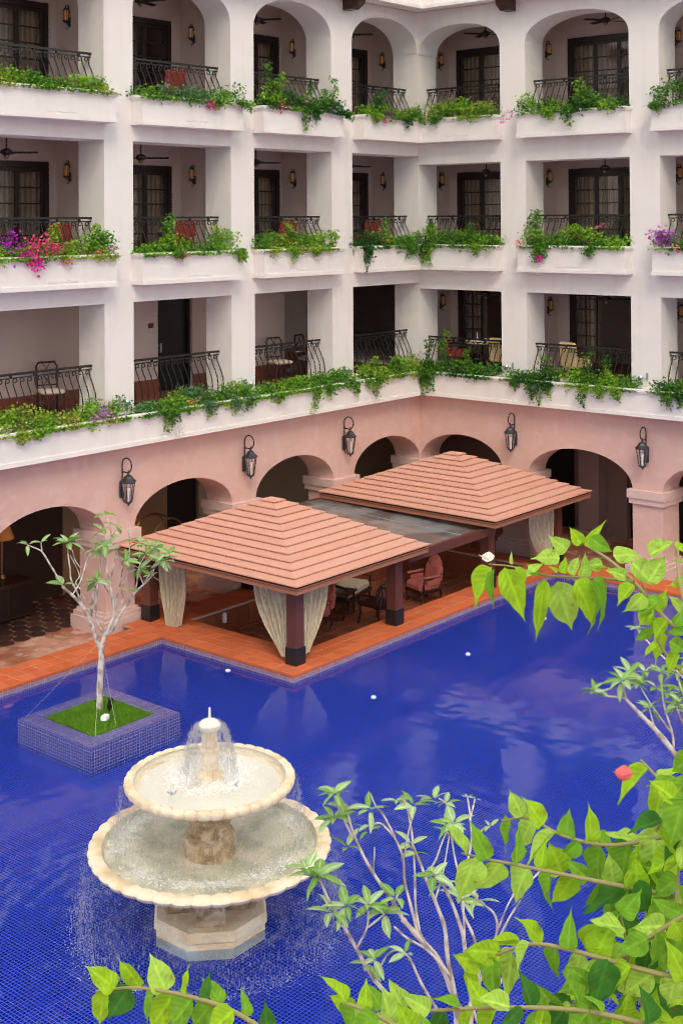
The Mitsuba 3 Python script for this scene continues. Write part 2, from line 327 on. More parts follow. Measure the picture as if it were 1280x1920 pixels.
# orange coping: bed and tiles
cop_left = rect(POOLX0, -10.37, CY, -0.52)
cop_plat = plat.difference(lounge)
cop_right = rect(CX, -0.42, POOLY0, -4.88)
bed = unary_union([cop_left, cop_plat, cop_right])
add('', 'pool_coping', extr(bed, ZC - 0.05, ZC - 0.006), 'm_grout', key='pool_coping'); labels['pool_coping'] = {'kind': 'structure', 'label': 'orange terracotta tile coping around the pool and lounge'}
inner_w = lounge.buffer(0.02, join_style=2).difference(lounge)
_tile = {}
def lay(parent, region, x0, y0, sx, sy, z, th, mats, joint=0.014, name='tile', rng=np.random.default_rng(3), maxn=300, view=None):
    """square-edged tiles clipped to the region, each a piece of its own"""
    bx = region.bounds; n = 0
    for i in range(int((bx[0] - x0) // sx) - 1, int((bx[2] - x0) // sx) + 2):
        for j in range(int((bx[1] - y0) // sy) - 1, int((bx[3] - y0) // sy) + 2):
            a = rect(x0 + i * sx + joint / 2, x0 + (i + 1) * sx - joint / 2, y0 + j * sy + joint / 2, y0 + (j + 1) * sy - joint / 2)
            q = a.intersection(region)
            if q.is_empty or q.geom_type != 'Polygon' or q.area < 0.004: continue
            c = q.centroid
            if view is not None and not view(c.x, c.y): continue
            if n >= maxn: return n
            n += 1
            b = q.bounds; w, h = round(b[2] - b[0], 3), round(b[3] - b[1], 3)
            dz = float(rng.uniform(-0.0015, 0.0015)); m = mats[int(rng.integers(len(mats)))]
            if abs(q.area - w * h) < 1e-4:
                kk = (w, h, th, m)
                if kk not in _tile:
                    e = 0.006
                    v = [[-w/2, -h/2, -th], [w/2, -h/2, -th], [w/2, h/2, -th], [-w/2, h/2, -th], [-w/2, -h/2, -e], [w/2, -h/2, -e], [w/2, h/2, -e], [-w/2, h/2, -e],
                         [-w/2 + e, -h/2 + e, 0], [w/2 - e, -h/2 + e, 0], [w/2 - e, h/2 - e, 0], [-w/2 + e, h/2 - e, 0]]
                    fq = [[0, 1, 5, 4], [1, 2, 6, 5], [2, 3, 7, 6], [3, 0, 4, 7], [4, 5, 9, 8], [5, 6, 10, 9], [6, 7, 11, 10], [7, 4, 8, 11], [8, 9, 10, 11]]
                    _tile[kk] = shape((np.array(v), np.array(fq)), m)
                add(parent, name, _tile[kk], None, M=T4().translate([(b[0] + b[2]) / 2, (b[1] + b[3]) / 2, z + dz]))
            else: add(parent, name, extr(q, z - th + dz, z + dz), m)
    return n
vis_left = lambda x, y: x > -14.6
n1 = lay('pool_coping', cop_left, -10.37, CY, 0.30, 0.29, ZC, 0.045, COPM, view=vis_left, maxn=60)
front = rect(-10.37, -4.0, -4.88, -4.10).union(rect(-10.37, -9.27, -4.10, -0.2))
n2 = lay('pool_coping', front, -10.37, -4.88, 0.275, 0.26, ZC, 0.045, COPM, maxn=150)
n3 = lay('pool_coping', rect(-9.27, -5.0, -1.02, -0.2), -9.27, -1.02, 0.30, 0.275, ZC, 0.045, COPM, maxn=60)
rest = bed.difference(front).difference(rect(-9.27, -5.0, -1.02, -0.2)).difference(rect(-14.75, -10.37, CY, -0.52))
add('pool_coping', 'far_tiles', extr(rest.buffer(-0.004), ZC - 0.045, ZC - 0.001), COPM[0], kind='stuff')
# rim edge that closes the tile joints at the pool side
edge = MB()
for a in (rect(POOLX0, -10.37, CY - 0.018, CY), rect(-10.388, -10.37, -4.898, CY), rect(-10.37, CX, -4.898, -4.88), rect(CX - 0.018, CX, POOLY0, -4.898)): edge.mesh(extr(a, ZC - 0.05, ZC - 0.004))
add('pool_coping', 'edge_trim', edge, COPM[1])
# pebble strip and gutter between terrace and coping
add('', 'gutter', extr(rect(POOLX0 - 0.2, -10.5, -0.52, -0.38), -9.0, ZT - 0.035), 'm_pebble', key='gutter'); labels['gutter'] = {'kind': 'structure', 'label': 'narrow drain strip between terrace and orange coping'}
rg = np.random.default_rng(5)
for i in range(44):
    m = MB(); s = trimesh.creation.icosphere(subdivisions=1); s.apply_scale([rg.uniform(.05, .08), rg.uniform(.028, .045), 0.02]); m.mesh(s)
    if i == 0: PEB = [shape(m, 'm_hex0', smooth=True), shape(m, 'm_pebble', smooth=True)]
    add('gutter', 'pebble', PEB[i % 2], None, M=T4().translate([-10.62 - i * 0.098, -0.45 + float(rg.uniform(-.02, .02)), ZT - 0.03]).rotate([0, 0, 1], float(rg.uniform(-25, 25))))
# sunken lounge floor and walls
add('', 'lounge_floor', extr(lounge.buffer(0.02, join_style=2), ZLF - 0.15, ZLF - 0.006), 'm_grout', key='lounge_floor'); labels['lounge_floor'] = {'kind': 'structure', 'label': 'sunken terracotta lounge floor under the pavilions'}
lay('lounge_floor', lounge, -9.27, -4.10, 0.33, 0.33, ZLF, 0.03, LOUM, maxn=290)
add('', 'lounge_wall', extr(inner_w, ZLF - 0.05, ZC - 0.05), 'm_skirt', key='lounge_wall'); labels['lounge_wall'] = {'kind': 'structure', 'label': 'dark terracotta side walls of the sunken lounge'}
for y, xs in ((-1.018, np.arange(-9.2, -1.3, 0.33)),):
    for x in xs: add('lounge_wall', 'wall_tile', box(x, min(x + 0.318, -1.29), y - 0.014, y - 0.002, ZLF + 0.004, ZC - 0.06), LOUM[int(x * 7) % 2])
for y in np.arange(-4.09, -1.1, 0.33): add('lounge_wall', 'wall_tile', box(-1.296, -1.284, y, min(y + 0.318, -1.04), ZLF + 0.004, ZC - 0.06), LOUM[0])
# dark round floor tiles of the arcade walk
hexbed = extr(rect(-17.5, -8.9, 0.95, 2.95), ZT - 0.02, ZT + 0.004)
add('terrace', 'inlay_bed', hexbed, 'm_hexgrout')
hx = lathe([(0.001, 0.012), (0.165, 0.012), (0.175, 0.006), (0.175, 0)], 12)
HX = [shape(hx, m, smooth=30) for m in HEXM]
k = 0
for j in range(7):
    for i in range(15):
        x, y = -14.2 + 0.38 * i + (0.19 if j % 2 else 0), 1.08 + 0.31 * j * 0.93
        if x > -9.05 or y > 2.9: continue
        add('terrace', 'round_tile', HX[(i * 5 + j * 3) % 3], None, M=T4().translate([x, y, ZT + 0.004])); k += 1

# ------------------------------------------------------------------ the hotel
H = thing('hotel_building', 'pink and cream colonial hotel with tiers of arched balconies around the pool', 'building')
TH = 0.82
BL = [(0.0, 2.74), (3.53, 6.26), (7.01, 9.88), (10.65, 13.5), (14.27, 17.1)]
BR = [(0.0, 2.59), (3.34, 6.20), (6.97, 9.83), (10.6, 13.46)]
BAYS = {'L': BL, 'R': BR}
LINT1, LINT2 = {'L': -1.72, 'R': -1.878}, {'L': 1.63, 'R': 1.406}
SPR, APX = {'L': 4.40, 'R': 4.36}, {'L': 5.16, 'R': 5.03}
FL = {'top': 2.45, 'mid': -0.95, 'low': -4.03}
def arch(s0, s1, z0, zs, za, p=2.0, n=22):
    c, a, h = (s0 + s1) / 2, (s1 - s0) / 2, za - zs
    t = np.linspace(0, PI, n)
    pts = [(s0, z0)] + [(c - a * np.sign(math.cos(q)) * abs(math.cos(q)) ** (2 / p), zs + h * math.sin(q) ** (2 / p)) for q in t] + [(s1, z0)]
    return sg.Polygon(pts)
SMAX = 17.6
for w in 'LR':
    up = rect(0, SMAX, -4.63, 5.45)
    for i, (a, b) in enumerate(BAYS[w]):
        up = up.difference(rect(a - (0.01 if i == 0 else 0), b, FL['low'], LINT1[w])).difference(rect(a - (0.01 if i == 0 else 0), b, FL['mid'], LINT2[w]))
        up = up.difference(arch(a + (0.03 if i == 0 else 0), b, FL['top'], SPR[w], APX[w], 2.15))
        if i == 0: up = up.difference(rect(-0.01, 0.03, FL['top'], SPR[w] - 0.02))
    add(H, 'upper_wall', wall_panel(w, up.buffer(0), 0, TH), 'm_cream', smooth=30)
    lo = rect(0, SMAX, ZT, -4.63)
    for i, (a, b) in enumerate(BAYS[w]): lo = lo.difference(arch(a + (0.02 if i == 0 else 0), b, ZT - 0.01, -6.39, -5.62, 2.0))
    add(H, 'arcade_wall', wall_panel(w, lo.buffer(0), 0, TH), 'm_pink', smooth=30)
add(H, 'corner_post', box(0, TH, 0, TH, -4.63, 5.45), 'm_cream')
add(H, 'corner_pillar', box(0, TH, 0, TH, ZT, -4.63), 'm_pink')
# pillar capitals and plinths
def pillar_trim(f):
    c = MB()
    for o, z0, z1 in ((0.10, -6.585, -6.39), (0.065, -6.715, -6.585)): c.mesh(f(o, z0, z1))
    p = MB()
    for o, z0, z1 in ((0.14, ZT, ZT + 0.27), (0.10, ZT + 0.27, ZT + 0.36), (0.05, ZT + 0.36, ZT + 0.42)): p.mesh(f(o, z0, z1))
    add(H, 'capital', c, 'm_pinktrim'); add(H, 'plinth', p, 'm_pinktrim')
for w in 'LR':
    for (a, b) in [(BAYS[w][i][1], BAYS[w][i + 1][0]) for i in range(len(BAYS[w]) - 1)]:
        pillar_trim(lambda o, z0, z1: wbox(w, a - o, b + o, -o, TH + o, z0, z1))
pillar_trim(lambda o, z0, z1: box(-o, TH + o, -o, TH + o, z0, z1))
# slabs, eave, shell
def ell(d0, d1, s1=SMAX):
    return rect(-s1, d1, d0, d1).union(rect(d0, d1, -s1, d1))
for nm, z0, z1 in (('top', 1.78, 2.45), ('mid', -1.60, -0.95), ('low', -4.9, -4.03)): add(H, 'floor_slab', extr(ell(TH - 0.02, 6.5), z0, z1), 'm_ceiling')
add(H, 'balcony_floor', extr(rect(-SMAX, 0.4, TH, 4.4).union(rect(TH, 4.4, -SMAX, 0.4)), -4.029, -4.02), 'm_woodfloor')
add(H, 'roof_slab', extr(ell(0.02, 7.0), 5.45, 6.3), 'm_ceiling')
ev = MB().mesh(extr(ell(-0.52, 0.02), 5.50, 6.35)).mesh(extr(ell(-0.60, -0.52), 5.43, 5.52)).mesh(extr(ell(-0.52, 0.0), 5.47, 5.50))
add(H, 'eave', ev, 'm_cream')
for w, s in (('L', 2.95), ('R', 2.95), ('L', 6.6), ('R', 6.6), ('L', 10.3)):
    pr = sg.Polygon([(0, 5.17), (-0.30, 5.17), (-0.50, 5.30), (-0.55, 5.46), (0, 5.46)])
    m = extr(pr, s - 0.13, s + 0.13); v, f = m.get()
    add(H, 'eave_bracket', W((v[:, [2, 0, 1]], f), w), 'm_darkwood')
add(H, 'rear_wall', MB().box(-SMAX, 6.7, 6.5, 6.7, ZT, 5.45).box(6.5, 6.7, -SMAX, 6.5, ZT, 5.45).box(-SMAX - 0.2, -SMAX, 0, 6.7, ZT, 6.3).box(0, 6.7, -SMAX - 0.2, -SMAX, ZT, 6.3), 'm_inner')
# stairless interior: back walls of the balconies with door openings, partitions between them
DOORS = {}
for w in 'LR':
    for fl, (z0, z1) in {'top': (2.45, 5.45), 'mid': (-0.95, 1.78), 'low': (-4.03, -1.60)}.items():
        if w == 'L' and fl == 'low': continue
        pol = rect(-0.6, SMAX, z0, z1)
        for i, (a, b) in enumerate(BAYS[w]):
            s0 = {('L', 0): -0.27, ('L', 1): 3.32, ('L', 2): 7.03, ('L', 3): 10.56, ('R', 0): -0.11, ('R', 1): 3.42}.get((w, i), a + 0.05)
            pol = pol.difference(rect(s0, s0 + 2.92, z0 - 0.01, z0 + 2.19)); DOORS[w, fl, i] = s0
        add(H, 'balcony_back_wall', wall_panel(w, pol, 2.0, 2.14), 'm_inner')
        for i, (a, b) in enumerate(BAYS[w]):
            if i == 0: add(H, 'partition', wbox(w, -0.58, -0.42 if w == 'R' else -0.5, TH, 2.0, z0, z1), 'm_inner')
            else:
                c = (BAYS[w][i - 1][1] + a) / 2
                add(H, 'partition', wbox(w, c - 0.045, c + 0.045, TH - 0.01, 2.0, z0, z1), 'm_inner')
pol = rect(3.1, SMAX, -4.03, -1.60).difference(rect(6.33, 7.42, -4.04, -1.75))
add(H, 'balcony_back_wall', wall_panel('L', pol, 2.0, 2.14), 'm_inner')
add(H, 'balcony_back_wall', wbox('L', -2.0, 3.1, 4.4, 4.5, -4.03, -1.6), 'm_inner')
sk = MB()
for s0, s1, d in ((7.42, SMAX, 2.0), (3.1, 6.33, 2.0), (-2.0, 3.1, 4.4)): sk.mesh(wbox('L', s0, s1, d - 0.02, d - 0.001, -4.02, -3.70))
add(H, 'skirting', sk, 'm_skirt')
dr_ = add(H, 'terrace_door', MB().mesh(wbox('L', 6.33, 7.42, 2.16, 2.22, -4.02, -1.62)).mesh(wbox('L', 6.33, 6.40, 2.08, 2.16, -4.02, -1.62)).mesh(wbox('L', 7.35, 7.42, 2.08, 2.16, -4.02, -1.62)), 'm_dark', label='plain black door in the first-floor terrace wall')
add(dr_, 'handle', wbox('L', 7.20, 7.25, 2.11, 2.158, -3.12, -2.90), 'm_steel')
add(H, 'room_sign', wbox('L', 7.57, 7.72, 1.985, 1.999, -2.51, -2.40), 'm_plaque')
# french doors
def french_door(w, fl, i, cols, open_leaf=()):
    s0, z0 = DOORS[w, fl, i], FL[fl]
    n, fw, hh = 4, 0.11, 2.19
    lw = (2.92 - 2 * fw) / n
    fr = MB()
    fr.mesh(wbox(w, s0, s0 + fw, 1.93, 2.10, z0, z0 + hh)).mesh(wbox(w, s0 + 2.92 - fw, s0 + 2.92, 1.93, 2.10, z0, z0 + hh)).mesh(wbox(w, s0 + fw, s0 + 2.92 - fw, 1.93, 2.10, z0 + hh - 0.13, z0 + hh))
    dk = add(H, 'french_door', fr, 'm_doorwood')
    rows = 5; zb, zt = z0 + 0.28, z0 + hh - 0.13 - 0.08
    ph = (zt - zb) / rows
    for l in range(n):
        a, b = s0 + fw + l * lw, s0 + fw + (l + 1) * lw
        st = 0.05
        if l in open_leaf: continue
        lf = MB()
        lf.mesh(wbox(w, a + 0.003, a + st, 1.965, 2.015, z0 + 0.01, z0 + hh - 0.135)).mesh(wbox(w, b - st, b - 0.003, 1.965, 2.015, z0 + 0.01, z0 + hh - 0.135))
        lf.mesh(wbox(w, a + st, b - st, 1.967, 2.013, z0 + 0.01, zb)).mesh(wbox(w, a + st, b - st, 1.967, 2.013, zt, z0 + hh - 0.135))
        for r in range(1, rows): lf.mesh(wbox(w, a + st, b - st, 1.972, 2.008, zb + r * ph - 0.016, zb + r * ph + 0.016))
        pw = (b - a - 2 * st) / cols
        for c in range(1, cols): lf.mesh(wbox(w, a + st + c * pw - 0.014, a + st + c * pw + 0.014, 1.974, 2.006, zb, zt))
        add(dk, 'leaf', lf, 'm_doorwood')
        for r in range(rows):
            for c in range(cols):
                q0, q1, y0, y1 = a + st + c * pw, a + st + (c + 1) * pw, zb + r * ph, zb + (r + 1) * ph
                add(dk, 'pane', W((np.array([[q0, 1.99, y0], [q1, 1.99, y0], [q1, 1.99, y1], [q0, 1.99, y1]]), np.array([[0, 1, 2, 3]])), w), 'm_pane')
    # drapes behind the glass
    if (w, fl, i) == ('L', 'top', 2): return
    for q0, q1 in ([(s0 + 0.02, s0 + 2.9)] if not open_leaf else [(s0 + fw, s0 + fw + lw * 0.95), (s0 + fw + 3.3 * lw, s0 + 2.85)]):
        ss = np.linspace(q0, q1, int((q1 - q0) / 0.02)); dd = 2.22 + 0.03 * np.sin(ss * (44 + 5 * i) + i) + 0.02 * np.sin(ss * 17 + 2 * i + len(fl))
        v = np.vstack([np.stack([ss, dd, np.full_like(ss, z0)], 1), np.stack([ss, dd, np.full_like(ss, z0 + hh)], 1)]); k = len(ss)
        add(dk, 'drape', W((v, np.array([[j, j + 1, k + j + 1, k + j] for j in range(k - 1)])), w), 'm_drape', smooth=True)
for (w, fl, i) in DOORS:
    if i < (4 if w == 'L' else 3): french_door(w, fl, i, 2 if fl == 'low' else 1, (1, 2) if fl == 'low' else ())
# iron railings
def baluster_mesh(w, sgn):
    r, zt = 0.055, -0.075
    pts = [(0, -0.20, -0.90), (0, -0.215, -0.72), (0, -0.19, -0.55), (0, -0.10, -0.36), (0, -0.02, -0.22), (0, 0.0, zt - r)]
    th = np.linspace(PI, -PI * 0.75, 12)
    rr = np.linspace(r, 0.026, 12)
    pts += [(sgn * (r + rr[k] * math.cos(t)), 0, zt - r + rr[k] * math.sin(t)) for k, t in enumerate(th)][1:]
    return W(tube(pts, 0.0125, 5), w)
BAL = {(w, s): shape(baluster_mesh(w, s), 'm_iron') for w in 'LR' for s in (-1, 1)}
def tolocal(w, s, d, z): p = wpt(w, s, d, z); return [float(x) for x in p]
orn = MB()
for a in range(6):
    c, s = math.cos(a * PI / 3), math.sin(a * PI / 3); orn.tube([(0, 0, 0), (0.03 * c, -0.012, 0.03 * s), (0.07 * c, 0, 0.07 * s)], [0.012, 0.02, 0.004], 4)
ORN = {w: shape(W(orn, w), 'm_iron') for w in 'LR'}
RAILZ = {'top': {'L': 3.42, 'R': 3.42}, 'mid': {'L': 0.035, 'R': 0.035}, 'low': {'L': -3.0, 'R': -3.18}}
for w in 'LR':
    for fl in ('top', 'mid', 'low'):
        for i, (a, b) in enumerate(BAYS[w][:4]):
            zr, d = RAILZ[fl][w], 0.42
            hr = MB().mesh(W(box(a - 0.02, b + 0.02, d - 0.03, d + 0.03, zr - 0.022, zr + 0.022), w)).mesh(W(box(a, b, d - 0.012, d + 0.012, zr - 0.082, zr - 0.062), w)).mesh(W(box(a, b, d - 0.215, d - 0.19, zr - 0.90, zr - 0.875), w))
            for q in np.linspace(a + 0.3, b - 0.3, 5): hr.mesh(W(box(q - 0.02, q + 0.02, d - 0.02, d + 0.02, zr - 0.062, zr - 0.022), w))
            rk = add(H, 'balcony_railing', hr, 'm_iron')
            nb = int(round((b - a - 0.12) / 0.172)); xs = np.linspace(a + 0.06, b - 0.06, nb + 1)
            for q in xs:
                sg_ = 1 if q < (a + b) / 2 else -1
                add(rk, 'baluster', BAL[w, sg_], None, M=T4().translate(tolocal(w, q, d, zr)))
            if fl == 'low': add(rk, 'rosette', ORN[w], None, M=T4().translate(tolocal(w, (a + b) / 2, d - 0.20, zr - 0.62)))
# planter boxes on the front of the two upper tiers, and the long planted parapet
def planter(fp, zb, zt, name, vents):
    wt = 0.09
    inn = fp.buffer(-wt, join_style=2)
    k = add(H, name, MB().mesh(extr(fp, zb, zb + 0.12)).mesh(extr(fp.difference(inn), zb + 0.12, zt - 0.07)), 'm_cream')
    c = MB().mesh(extr(fp.buffer(0.05, join_style=2).difference(inn), zt - 0.055, zt)).mesh(extr(fp.buffer(0.028, join_style=2).difference(inn), zt - 0.095, zt - 0.055))
    add(k, 'cap', c, 'm_cream')
    add(k, 'base_moulding', extr(fp.buffer(0.022, join_style=2).difference(fp.buffer(-0.03, join_style=2)), zb - 0.004, zb + 0.085), 'm_cream')
    add(k, 'soil', extr(inn, zb + 0.12, zt - 0.10), 'm_soil')
    for w, s in vents:
        for q in (-0.25, 0, 0.25): add(k, 'vent', wbox(w, s + q - 0.105, s + q + 0.105, -0.362, -0.349, zb + 0.135, zb + 0.175), 'm_cream')
for zb, zt in ((1.965, 2.58), (-1.35, -0.70)):
    for w in 'LR':
        for i, (a, b) in enumerate(BAYS[w][1:4]):
            fp = rect(-b - 0.04, -a + 0.04, -0.35, 0.0) if w == 'L' else rect(-0.35, 0, -b - 0.04, -a + 0.04)
            planter(fp, zb, zt, 'planter_box', [(w, (a + b) / 2 - 0.1)])
    planter(rect(-2.70, -0.001, -0.35, 0).union(rect(-0.35, 0, -2.63, 0)), zb, zt, 'planter_box', [('L', 1.5), ('R', 1.5)])
planter(rect(-SMAX, 0, -0.35, 0).union(rect(-0.35, 0, -SMAX, 0)), -4.63, -4.0, 'parapet', [])
# ground-floor back walls, dark openings, pilasters
gl = rect(-3.0, SMAX, ZT, -4.9).difference(rect(5.2, 6.25, ZT - 0.01, -5.1)).difference(rect(11.6, 15.0, ZT - 0.01, -6.3))
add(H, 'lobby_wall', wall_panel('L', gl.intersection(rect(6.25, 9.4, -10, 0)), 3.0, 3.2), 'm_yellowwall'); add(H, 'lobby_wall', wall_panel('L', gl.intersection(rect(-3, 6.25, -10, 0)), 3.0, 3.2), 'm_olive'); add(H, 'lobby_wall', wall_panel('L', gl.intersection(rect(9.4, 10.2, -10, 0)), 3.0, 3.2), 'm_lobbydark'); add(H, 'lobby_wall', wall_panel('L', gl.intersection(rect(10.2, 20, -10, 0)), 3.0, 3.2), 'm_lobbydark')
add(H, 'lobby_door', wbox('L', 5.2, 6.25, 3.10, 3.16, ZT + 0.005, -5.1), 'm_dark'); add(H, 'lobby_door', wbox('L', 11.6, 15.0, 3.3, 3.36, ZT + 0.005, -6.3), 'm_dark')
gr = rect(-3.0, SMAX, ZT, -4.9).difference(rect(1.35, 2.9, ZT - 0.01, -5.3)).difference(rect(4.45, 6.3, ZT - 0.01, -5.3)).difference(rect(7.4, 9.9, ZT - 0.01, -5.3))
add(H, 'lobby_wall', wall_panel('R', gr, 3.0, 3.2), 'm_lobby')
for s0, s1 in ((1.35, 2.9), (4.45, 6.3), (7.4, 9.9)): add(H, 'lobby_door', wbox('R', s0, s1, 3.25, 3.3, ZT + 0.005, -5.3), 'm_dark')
for s in (3.55, 6.75):
    p = MB()
    for o, z0, z1 in ((0.0, ZT, -5.95), (0.06, -5.95, -5.82), (0.12, -5.82, -5.62), (0.12, ZT, ZT + 0.2)): p.mesh(wbox('R', s - 0.3 - o, s + 0.3 + o, 2.6 - o, 2.999, z0, z1))
    add(H, 'pilaster', p, 'm_lobbytrim')
# ------------------------------------------------------------------ pavilions
def hip_roof(key, x0, x1, y0, y1, ze, za, n=12):
    ap = np.array([(x0 + x1) / 2, (y0 + y1) / 2, za])
    cor = [np.array([x0, y0, ze]), np.array([x1, y0, ze]), np.array([x1, y1, ze]), np.array([x0, y1, ze])]
    core = MB().add(np.array(cor + [ap - [0, 0, 0.02]]) - [0, 0, 0.03], [[0, 1, 4], [1, 2, 4], [2, 3, 4], [3, 0, 4], [0, 2, 1], [0, 3, 2]])
    rk = add(key, 'roof', core, 'm_soffit')
    fa = MB().mesh(extr(rect(x0 + .02, x1 - .02, y0 + .02, y1 - .02).difference(rect(x0 + .07, x1 - .07, y0 + .07, y1 - .07)), ze - 0.115, ze - 0.012))
    add(rk, 'fascia', fa, 'm_fascia')
    rr = np.random.default_rng(4)
    for s in range(4):
        A, B = cor[s], cor[(s + 1) % 4]
        nrm = np.cross(B - A, ap - A); nrm /= np.linalg.norm(nrm)
        for k in range(n):
            t0, t1 = k / n, min((k + 1.12) / n, 1.0)
            lip = 0.054
            a0, b0, b1, a1 = [A + (ap - A) * t0, B + (ap - B) * t0, B + (ap - B) * t1, A + (ap - A) * t1]
            if k == n - 1: a1 = A + (ap - A) * 0.999; b1 = B + (ap - B) * 0.999
            ez = np.array([0, 0, 1.0])
            top = [a0 + ez * lip, b0 + ez * lip, b1 + ez * 0.008, a1 + ez * 0.008]
            bot = [top[0] - ez * 0.022, top[1] - ez * 0.022, b1 - ez * 0.028, a1 - ez * 0.028]
            add(rk, 'plank', (np.array(top + bot), np.array([[0, 1, 2, 3], [7, 6, 5, 4], [0, 4, 5, 1], [1, 5, 6, 2], [2, 6, 7, 3], [3, 7, 4, 0]])), ROOFM[int(rr.integers(4))])
    return rk
def posts(key, pts, ztop):
    for (x, y) in pts:
        p = add(key, 'post', box(x - 0.115, x + 0.115, y - 0.115, y + 0.115, ZC + 0.31, ztop), 'm_post')
        add(p, 'shoe', box(x - 0.134, x + 0.134, y - 0.134, y + 0.134, ZC + 0.001, ZC + 0.31), 'm_black')
def beams(key, x0, x1, y0, y1, z):
    b = MB()
    for y in (y0, y1): b.box(x0, x1, y - 0.07, y + 0.07, z - 0.20, z)
    for x in (x0, x1): b.box(x - 0.07, x + 0.07, y0 + 0.07, y1 - 0.07, z - 0.19, z - 0.003)
    add(key, 'beam', b, 'm_post')
P1 = thing('pavilion', 'open lounge pavilion with terracotta plank hip roof nearest the fountain', 'pavilion', 'plank-roofed pavilions over the sunken lounge')
posts(P1, [(-9.89, -4.50), (-6.85, -4.46), (-9.79, -0.38), (-6.82, -0.34)], -6.74)
beams(P1, -9.86, -6.84, -4.48, -0.36, -6.78)
hip_roof(P1, -10.38, -6.34, -4.98, -0.03, -6.70, -5.70)
P2 = thing('pavilion', 'open lounge pavilion with terracotta plank hip roof in the inner corner', 'pavilion', 'plank-roofed pavilions over the sunken lounge')
posts(P2, [(-3.48, -4.46), (-0.58, -4.46), (-3.48, -0.40), (-0.58, -0.40)], -6.66)
beams(P2, -3.48, -0.58, -4.46, -0.40, -6.70)
hip_roof(P2, -4.16, -0.02, -5.14, -0.05, -6.61, -5.63)
# glass canopy between the pavilions
G = thing('glass_canopy', 'flat glass canopy bridging the gap between the two pavilion roofs', 'canopy')
def gz(y): return -6.86 + (y + 4.7) / 4.6 * 0.12
for y0, y1 in ((-4.68, -2.36), (-2.34, -0.1)):
    for x0, x1 in ((-6.70, -3.62),):
        q = np.array([[x0, y0, gz(y0)], [x1, y0, gz(y0)], [x1, y1, gz(y1)], [x0, y1, gz(y1)]])
        add(G, 'pane', (q, np.array([[0, 1, 2, 3]])), 'm_canopy')
for x in (-5.68, -4.65): add(G, 'glazing_bar', tube([(x, -4.68, gz(-4.68) + 0.006), (x, -0.1, gz(-0.1) + 0.006)], 0.012, 4), 'm_steel')
fr = MB().box(-6.72, -3.60, -4.76, -4.68, -6.99, -6.80)
add(G, 'glazing_bar', box(-6.70, -3.62, -2.365, -2.335, gz(-2.35) - 0.05, gz(-2.35) - 0.004), 'm_post')
add(G, 'rear_rail', box(-6.72, -3.60, -0.10, -0.04, -6.84, -6.72), 'm_post')
add(G, 'frame', fr, 'm_post')
# tied drapes
def drape(x0, y0, x1, y1, ztop, zbot, tie, folds=7, bulge=0.09, top_w=1.0, bot_w=0.18):
    """cloth hung between two points of the beam and tied in at (tie) near the floor"""
    A, B, Tt = np.array([x0, y0]), np.array([x1, y1]), np.array(tie)
    u = (B - A); L = np.linalg.norm(u); u = u / L; nn = np.array([-u[1], u[0]])
    nt, ns = 26, 72; v = []
    ct = (Tt - A) @ u / L
    for i in range(nt):
        t = i / (nt - 1)
        e = t ** 1.7
        wd = L * ((1 - e) * top_w + e * bot_w) + L * 0.16 * math.sin(PI * min(t * 1.1, 1))
        c = 0.5 * (1 - e) + ct * e
        for j in range(ns):
            s = j / (ns - 1)
            ph = s * folds * 2 * PI
            off = (0.060 + bulge * 0.5 * t) * math.sin(ph + 0.6 * math.sin(3 * t + s * 5)) + bulge * math.sin(PI * s) * math.sin(PI * min(1, t * 1.02)) * 1.3 + 0.012 * math.sin(ph * 2.3 + 4 * t)
            p = A + u * (c * L + (s - 0.5) * wd) + nn * off
            v.append([p[0], p[1], ztop + (zbot - ztop) * (t + 0.02 * math.sin(PI * s))])
    f = [[i * ns + j, i * ns + j + 1, (i + 1) * ns + j + 1, (i + 1) * ns + j] for i in range(nt - 1) for j in range(ns - 1)]
    return np.array(v), np.array(f)
def curtain(lab, *a, **k):
    c = thing('curtain', lab, 'curtain', 'floral curtains tied to the pavilion posts')
    add('', c, drape(*a, **k), 'm_floral', smooth=True, key=c)
curtain('floral curtain tied beside the pavilion post behind the small potted tree', -9.76, -0.62, -9.76, -1.36, -6.84, ZC + 0.02, (-9.70, -1.05), folds=7, bot_w=0.5)
curtain('large floral curtain swept into the left face of the front corner post', -9.90, -3.42, -9.90, -4.36, -6.84, ZC + 0.12, (-9.80, -4.28), folds=7, bulge=0.06)
curtain('narrow floral curtain swept into the right side of the front corner post', -9.74, -4.50, -9.02, -4.50, -6.84, ZC + 0.16, (-9.66, -4.48), folds=6, bulge=0.05)
curtain('brown floral curtain hanging at the far right pavilion post', -1.62, -4.42, -0.72, -4.42, -6.74, ZC + 0.10, (-1.0, -4.42), folds=7, bot_w=0.4)
curtain('short floral curtain in the shadow under the glass canopy', -4.1, -1.3, -3.6, -0.8, -7.3, ZC + 0.1, (-3.7, -0.9), folds=5, top_w=0.35, bot_w=1.0)

